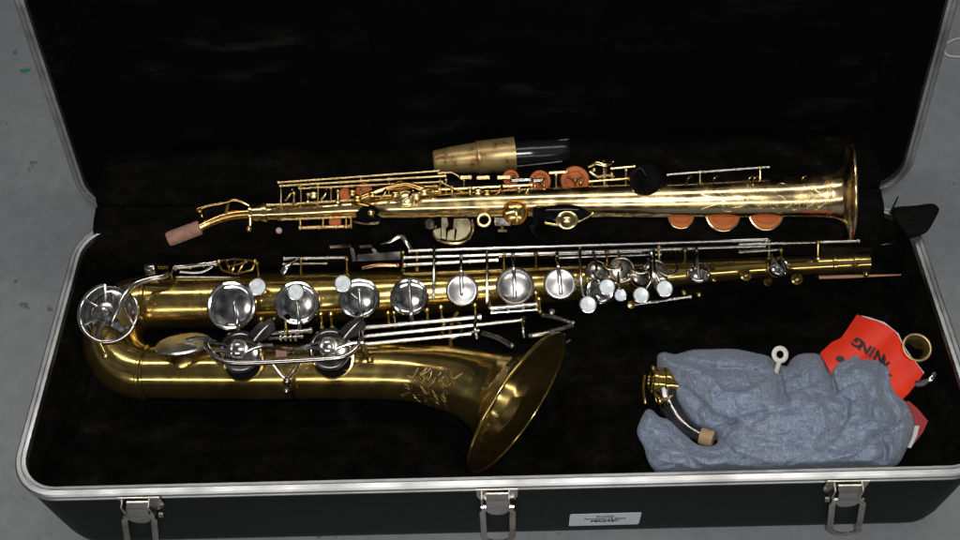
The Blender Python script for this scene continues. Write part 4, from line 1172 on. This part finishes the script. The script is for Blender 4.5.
# ------------------------------------------------------------------ red cards
card = thing('warning_card', 'bright red card with black capital letters, bent, half under the blue cloth', 'card', P(880, 360, -.05))
def zc_(px, py):   # the card rises towards its far corner and folds down along one crease
    t = ((px-857)*.60+(py-314)*.80)
    return -.016-.0008*abs(t-38)*.35+.004*math.sin(t*.09)
def sheet(outl, zf, th, name, mat, parent, n=None):
    pts = [p for p in outl]; ext = []
    for i in range(len(pts)):
        a, b_ = pts[i], pts[(i+1) % len(pts)]
        k = max(1, int(math.hypot(b_[0]-a[0], b_[1]-a[1])/4))
        for q in range(k): ext.append((a[0]+(b_[0]-a[0])*q/k, a[1]+(b_[1]-a[1])*q/k))
    n0 = len(ext); xs = [p[0] for p in ext]; ys = [p[1] for p in ext]
    inn = []
    def ins(x, y):
        c_ = False; j = n0-1
        for i in range(n0):
            if (ext[i][1] > y) != (ext[j][1] > y) and x < (ext[j][0]-ext[i][0])*(y-ext[i][1])/(ext[j][1]-ext[i][1])+ext[i][0]: c_ = not c_
            j = i
        return c_
    y = min(ys)+2
    while y < max(ys):
        x = min(xs)+2
        while x < max(xs):
            if ins(x, y) and min(math.hypot(x-a, y-b_) for a, b_ in ext) > 1.6: inn.append((x, y))
            x += 3.5
        y += 3.5
    v, e, f, *_ = delaunay_2d_cdt([Vector(p) for p in ext+inn], [], [list(range(n0))], 1, 1e-4)
    m = MB(); nv = len(v)
    for p in v: m.v.append(tuple(P(p.x, p.y, zf(p.x, p.y))))
    for p in v:
        q = P(p.x, p.y, zf(p.x, p.y)); m.v.append((q.x, q.y, q.z-th))
    m.f = [tuple(t) for t in f]+[tuple(nv+i for i in reversed(t)) for t in f]
    for i in range(n0):
        j = (i+1) % n0; m.f.append((i, j, nv+j, nv+i))
    return m.build(name, mat, parent, 40)
RO = [(857, 314.5), (869, 318), (884, 323), (898, 334), (903, 345), (911, 357), (924, 373), (917, 383), (909, 393), (903, 399), (893, 396), (872, 392), (850, 388), (832, 375), (820, 353), (832, 342), (841, 338), (850, 325)]
sheet(RO, zc_, .0005, 'card_sheet', M['red'], card)
m = MB()
m.tube([P(a, b_, zc_(a, b_)+.0003) for a, b_ in ((862, 316), (869, 318), (884, 323), (898, 334), (903, 345), (911, 357), (924, 373))], [.0004, .0009, .0010, .0007, .0005, .0006, .0005], 6, flat=.5, nrm=(0, 0, 1))
m.build('card_edge', M['paper'], card)
# lettering upside down, following the card
letters = 'WARNING'
spots = [(858, 342.5, 29), (865.2, 347.4, 31), (872.4, 351.6, 33), (879.6, 356.6, 36), (884.5, 363.0, 50), (885, 373, 60), (883, 382, 70)]
for (lx, ly_, dg), ch in zip(spots, reversed(letters)):
    ca, sa = math.cos(R_(dg)), math.sin(R_(dg)); q0 = P(lx, ly_, zc_(lx, ly_)+.0010)
    X = P(lx-9*ca, ly_-9*sa, zc_(lx-9*ca, ly_-9*sa))-P(lx, ly_, zc_(lx, ly_)); Y = P(lx-9*sa, ly_+9*ca, zc_(lx-9*sa, ly_+9*ca))-P(lx, ly_, zc_(lx, ly_))
    text_mesh(ch, .0142, q0, X, Y, M['ink'], card, bold=.0005)
m = MB(); q = (840, 359); m.lathe(P(q[0], q[1], zc_(*q)+.0004), (0, -.1, 1), [(.0034, 0), (.0034, .0003), (.0002, .0004)], 18, True, True, sx=1.2); m.build('printed_dot', M['ink'], card)

c2 = thing('folded_card', 'darker red folded card with a white edge, tucked beside the blue cloth', 'card', P(918, 425, -.05))
sheet([(900, 402), (909, 401), (918, 409), (928, 421), (923, 432), (914, 444), (908, 440), (904, 420)], lambda x, y: -.036+.0002*(x-915), .0006, 'card_sheet', M['red_dark'], c2)
sheet([(915, 425.5), (919.5, 426), (917, 436), (911, 448), (906, 447), (912, 436)], lambda x, y: -.0315, .0006, 'card_flap', M['paper'], c2)

# ------------------------------------------------------------------ small brass ring piece on the far right
bp = thing('brass_collar', 'small open brass collar with a curved silver lever, peeping out beside the red card', 'collar', P(915, 355, -.055))
c_ = P(917, 347.5, -.021); ax = Vector((.02, -.25, .96)).normalized(); k = S(916, 347, -.016)
m = MB(); m.lathe(c_, ax, [(13.2*k, -.030), (13.2*k, -.012), (13.6*k, -.010), (13.2*k, -.008), (13.4*k, -.002), (14.4*k, -.0012), (14.4*k, .0008), (13.0*k, .0008), (12.6*k, -.002), (12.6*k, -.030)], 40)
m.tube([c_+(basis(ax)[0]*math.cos(2*PI*q/40)+basis(ax)[1]*math.sin(2*PI*q/40))*13.6*k for q in range(40)], .0013, 8, closed=True)
m.build('tube', M['dull_brass'], bp)
m = MB(); m.lathe(c_-ax*.014, ax, [(13.4*k, -.002), (14.6*k, -.001), (14.6*k, .001), (13.4*k, .002)], 40); m.build('ring_band', M['brass'], bp)
m = MB(); m.tube(crom([P(916, 384, -.020), P(925, 382.5, -.013), P(931, 379, -.008), P(935, 373, -.007)], 5), [.0030, .0028, .0026, .0022], 12, flat=.4, nrm=(0, -.4, .9)); m.build('lever', M['nickel'], bp)

# ------------------------------------------------------------------ plastic sleeve over the neck end of the big saxophone
ps = thing('plastic_sleeve', 'clear flattened plastic sleeve pulled over the neck end of the large saxophone', 'sleeve', P(862, 262, -.055))
m = MB(); rs = []
for f in np.linspace(0, .56, 12):
    pt = P(818+92*f, 247.5-5*f, ZT+.010); pb = P(818+92*f, 276.5-1.5*f, ZT-.004)
    cc = (pt+pb)/2; hv = (pt-pb)/2; th = .016*(1-f*.72)
    rs.append([cc+hv*math.cos(a)+Vector((0, .2, .95))*th*math.sin(a)+Vector((0, 0, .0012*noise.noise((f*9, a*2, 1)))) for a in [2*PI*j/28 for j in range(28)]])
m.rings(rs); m.build('sleeve', M['plastic'], ps, 60)
m = MB(); m.tube(crom([P(819, 277.5, ZT+.002), P(850, 276.5, ZT+.003), P(880, 275.5, ZT+.003), P(911, 274.5, ZT+.002)], 4), [.0016, .0017, .0010, .0004], 8, flat=.5, nrm=(0, -.4, .9)); m.build('seam', M['pad'], ps)
m = MB(); m.tube(crom([P(856, 246.5, ZT+.012), P(880, 244.5, ZT+.012), P(906, 242.5, ZT+.010)], 4), [.0006, .0010, .0006], 8, flat=.5, nrm=(0, -.4, .9)); m.build('seam', M['tarnish'], ps)

# ------------------------------------------------------------------ black pouch over the rim, with its cord
po = thing('black_pouch', 'small black fabric pouch hanging over the aluminium trim beside the hinge', 'pouch', P(915, 225, .004))
zt = .018
topo = [(893, 208), (900, 206.5), (915, 205.5), (932, 203.5), (938, 207), (939, 211), (934, 221), (927, 232), (917, 236.5), (908, 238), (901, 230), (895, 222), (891, 214)]
tp = smooth_poly(topo, 3); cx, cy = 914, 220
m = MB(); rs = []
for sc, dz in ((.02, .004), (.35, .0045), (.62, .003), (.82, .0015), (.94, -.001), (1.0, -.005), (1.0, -.010), (.93, -.015), (.7, -.017)):
    rs.append([P(cx+(a-cx)*sc, cy+(b_-cy)*sc, zt+dz+(.0022*noise.noise((a*.09*sc, b_*.14, 3+sc)) if sc < 1 else 0)) for a, b_ in tp])
m.rings(rs, True, True, True); m.build('bag', M['pouch'], po, 30)
m = MB(); m.tube(crom([P(892, 215, .020), P(891, 211, .024), P(894, 206, .022), P(898, 197, .014), P(896.5, 200, .016), P(893, 207, .022), P(890, 214, .018)], 5), .0007, 8); m.build('drawstring', M['pouch'], po)
# loose bits
m = MB(); c_ = P(279, 230.5, .016); m.ball(c_, .0034); lb = m.build('foam_crumb', M['lint'], None); tag(lb, 'tiny pink crumb of foam on the black lining below the slim saxophone', 'crumb')
cw = MB(); cw.tube(crom([P(972, 36, FZ+.002), P(956, 39, FZ+.002), P(946, 44, FZ+.002), P(944, 50, FZ+.002), P(950, 56, FZ+.002), P(974, 57, FZ+.002)], 6), .0013, 8); o_ = cw.build('thin_cord', M['cordw'], None); tag(o_, 'thin pale cord looped on the grey floor beyond the lid', 'cord')

# ------------------------------------------------------------------ light: invented blotchy surroundings, strip lamps, and the camera's flash
w = bpy.data.worlds.new('World'); C.world = w; w.use_nodes = True
t = w.node_tree; bg = t.nodes['Background']
tc = N(t, 'ShaderNodeTexCoord'); sx = N(t, 'ShaderNodeSeparateXYZ')
t.links.new(tc.outputs['Generated'], sx.inputs[0])
nz = noise_n(t, tc.outputs['Generated'], 2.6, 3, .6)
room_blotches = ramp(t, nz, [(.36, (.012, .012, .013)), (.50, (.05, .05, .052)), (.60, (.14, .145, .15)), (.72, (.42, .42, .42))])  # made-up bright and dark blotches, added to vary the reflections in the metal
hgt = ramp(t, sx.outputs['Z'], [(0, g(.45)), (.5, g(1)), (1, g(1.2))])
mw = N(t, 'ShaderNodeMix', data_type='RGBA', blend_type='MULTIPLY'); mw.inputs['Factor'].default_value = 1
t.links.new(room_blotches, mw.inputs[6]); t.links.new(hgt, mw.inputs[7])
t.links.new(mw.outputs[2], bg.inputs['Color'])
bg.inputs['Strength'].default_value = 1.0
def area(name, loc, target, sx_, sy_, power, col):
    l = bpy.data.lights.new(name, 'AREA'); l.shape = 'RECTANGLE'; l.size = sx_; l.size_y = sy_; l.energy = power; l.color = col
    o_ = bpy.data.objects.new(name, l); COL.objects.link(o_); o_.location = loc
    d = Vector(target)-Vector(loc); o_.rotation_euler = d.to_track_quat('-Z', 'Y').to_euler()
    return o_
area('ceiling_strip_lamp', (0, .62, 2.1), (0, .12, 0), 2.6, .12, 18, (1, .97, .92))
area('far_strip_lamp', (0, -2.3, 1.35), (0, .12, 0), 3.4, .14, 22, (1, .97, .93))
area('camera_flash', (.03, -.40, 1.06), (0.06, .16, 0), .07, .05, 7.5, (1, .98, .96))

C.view_settings.view_transform = 'Standard'
C.view_settings.look = 'None'
C.view_settings.exposure = 0.0
C.view_settings.gamma = 1.0
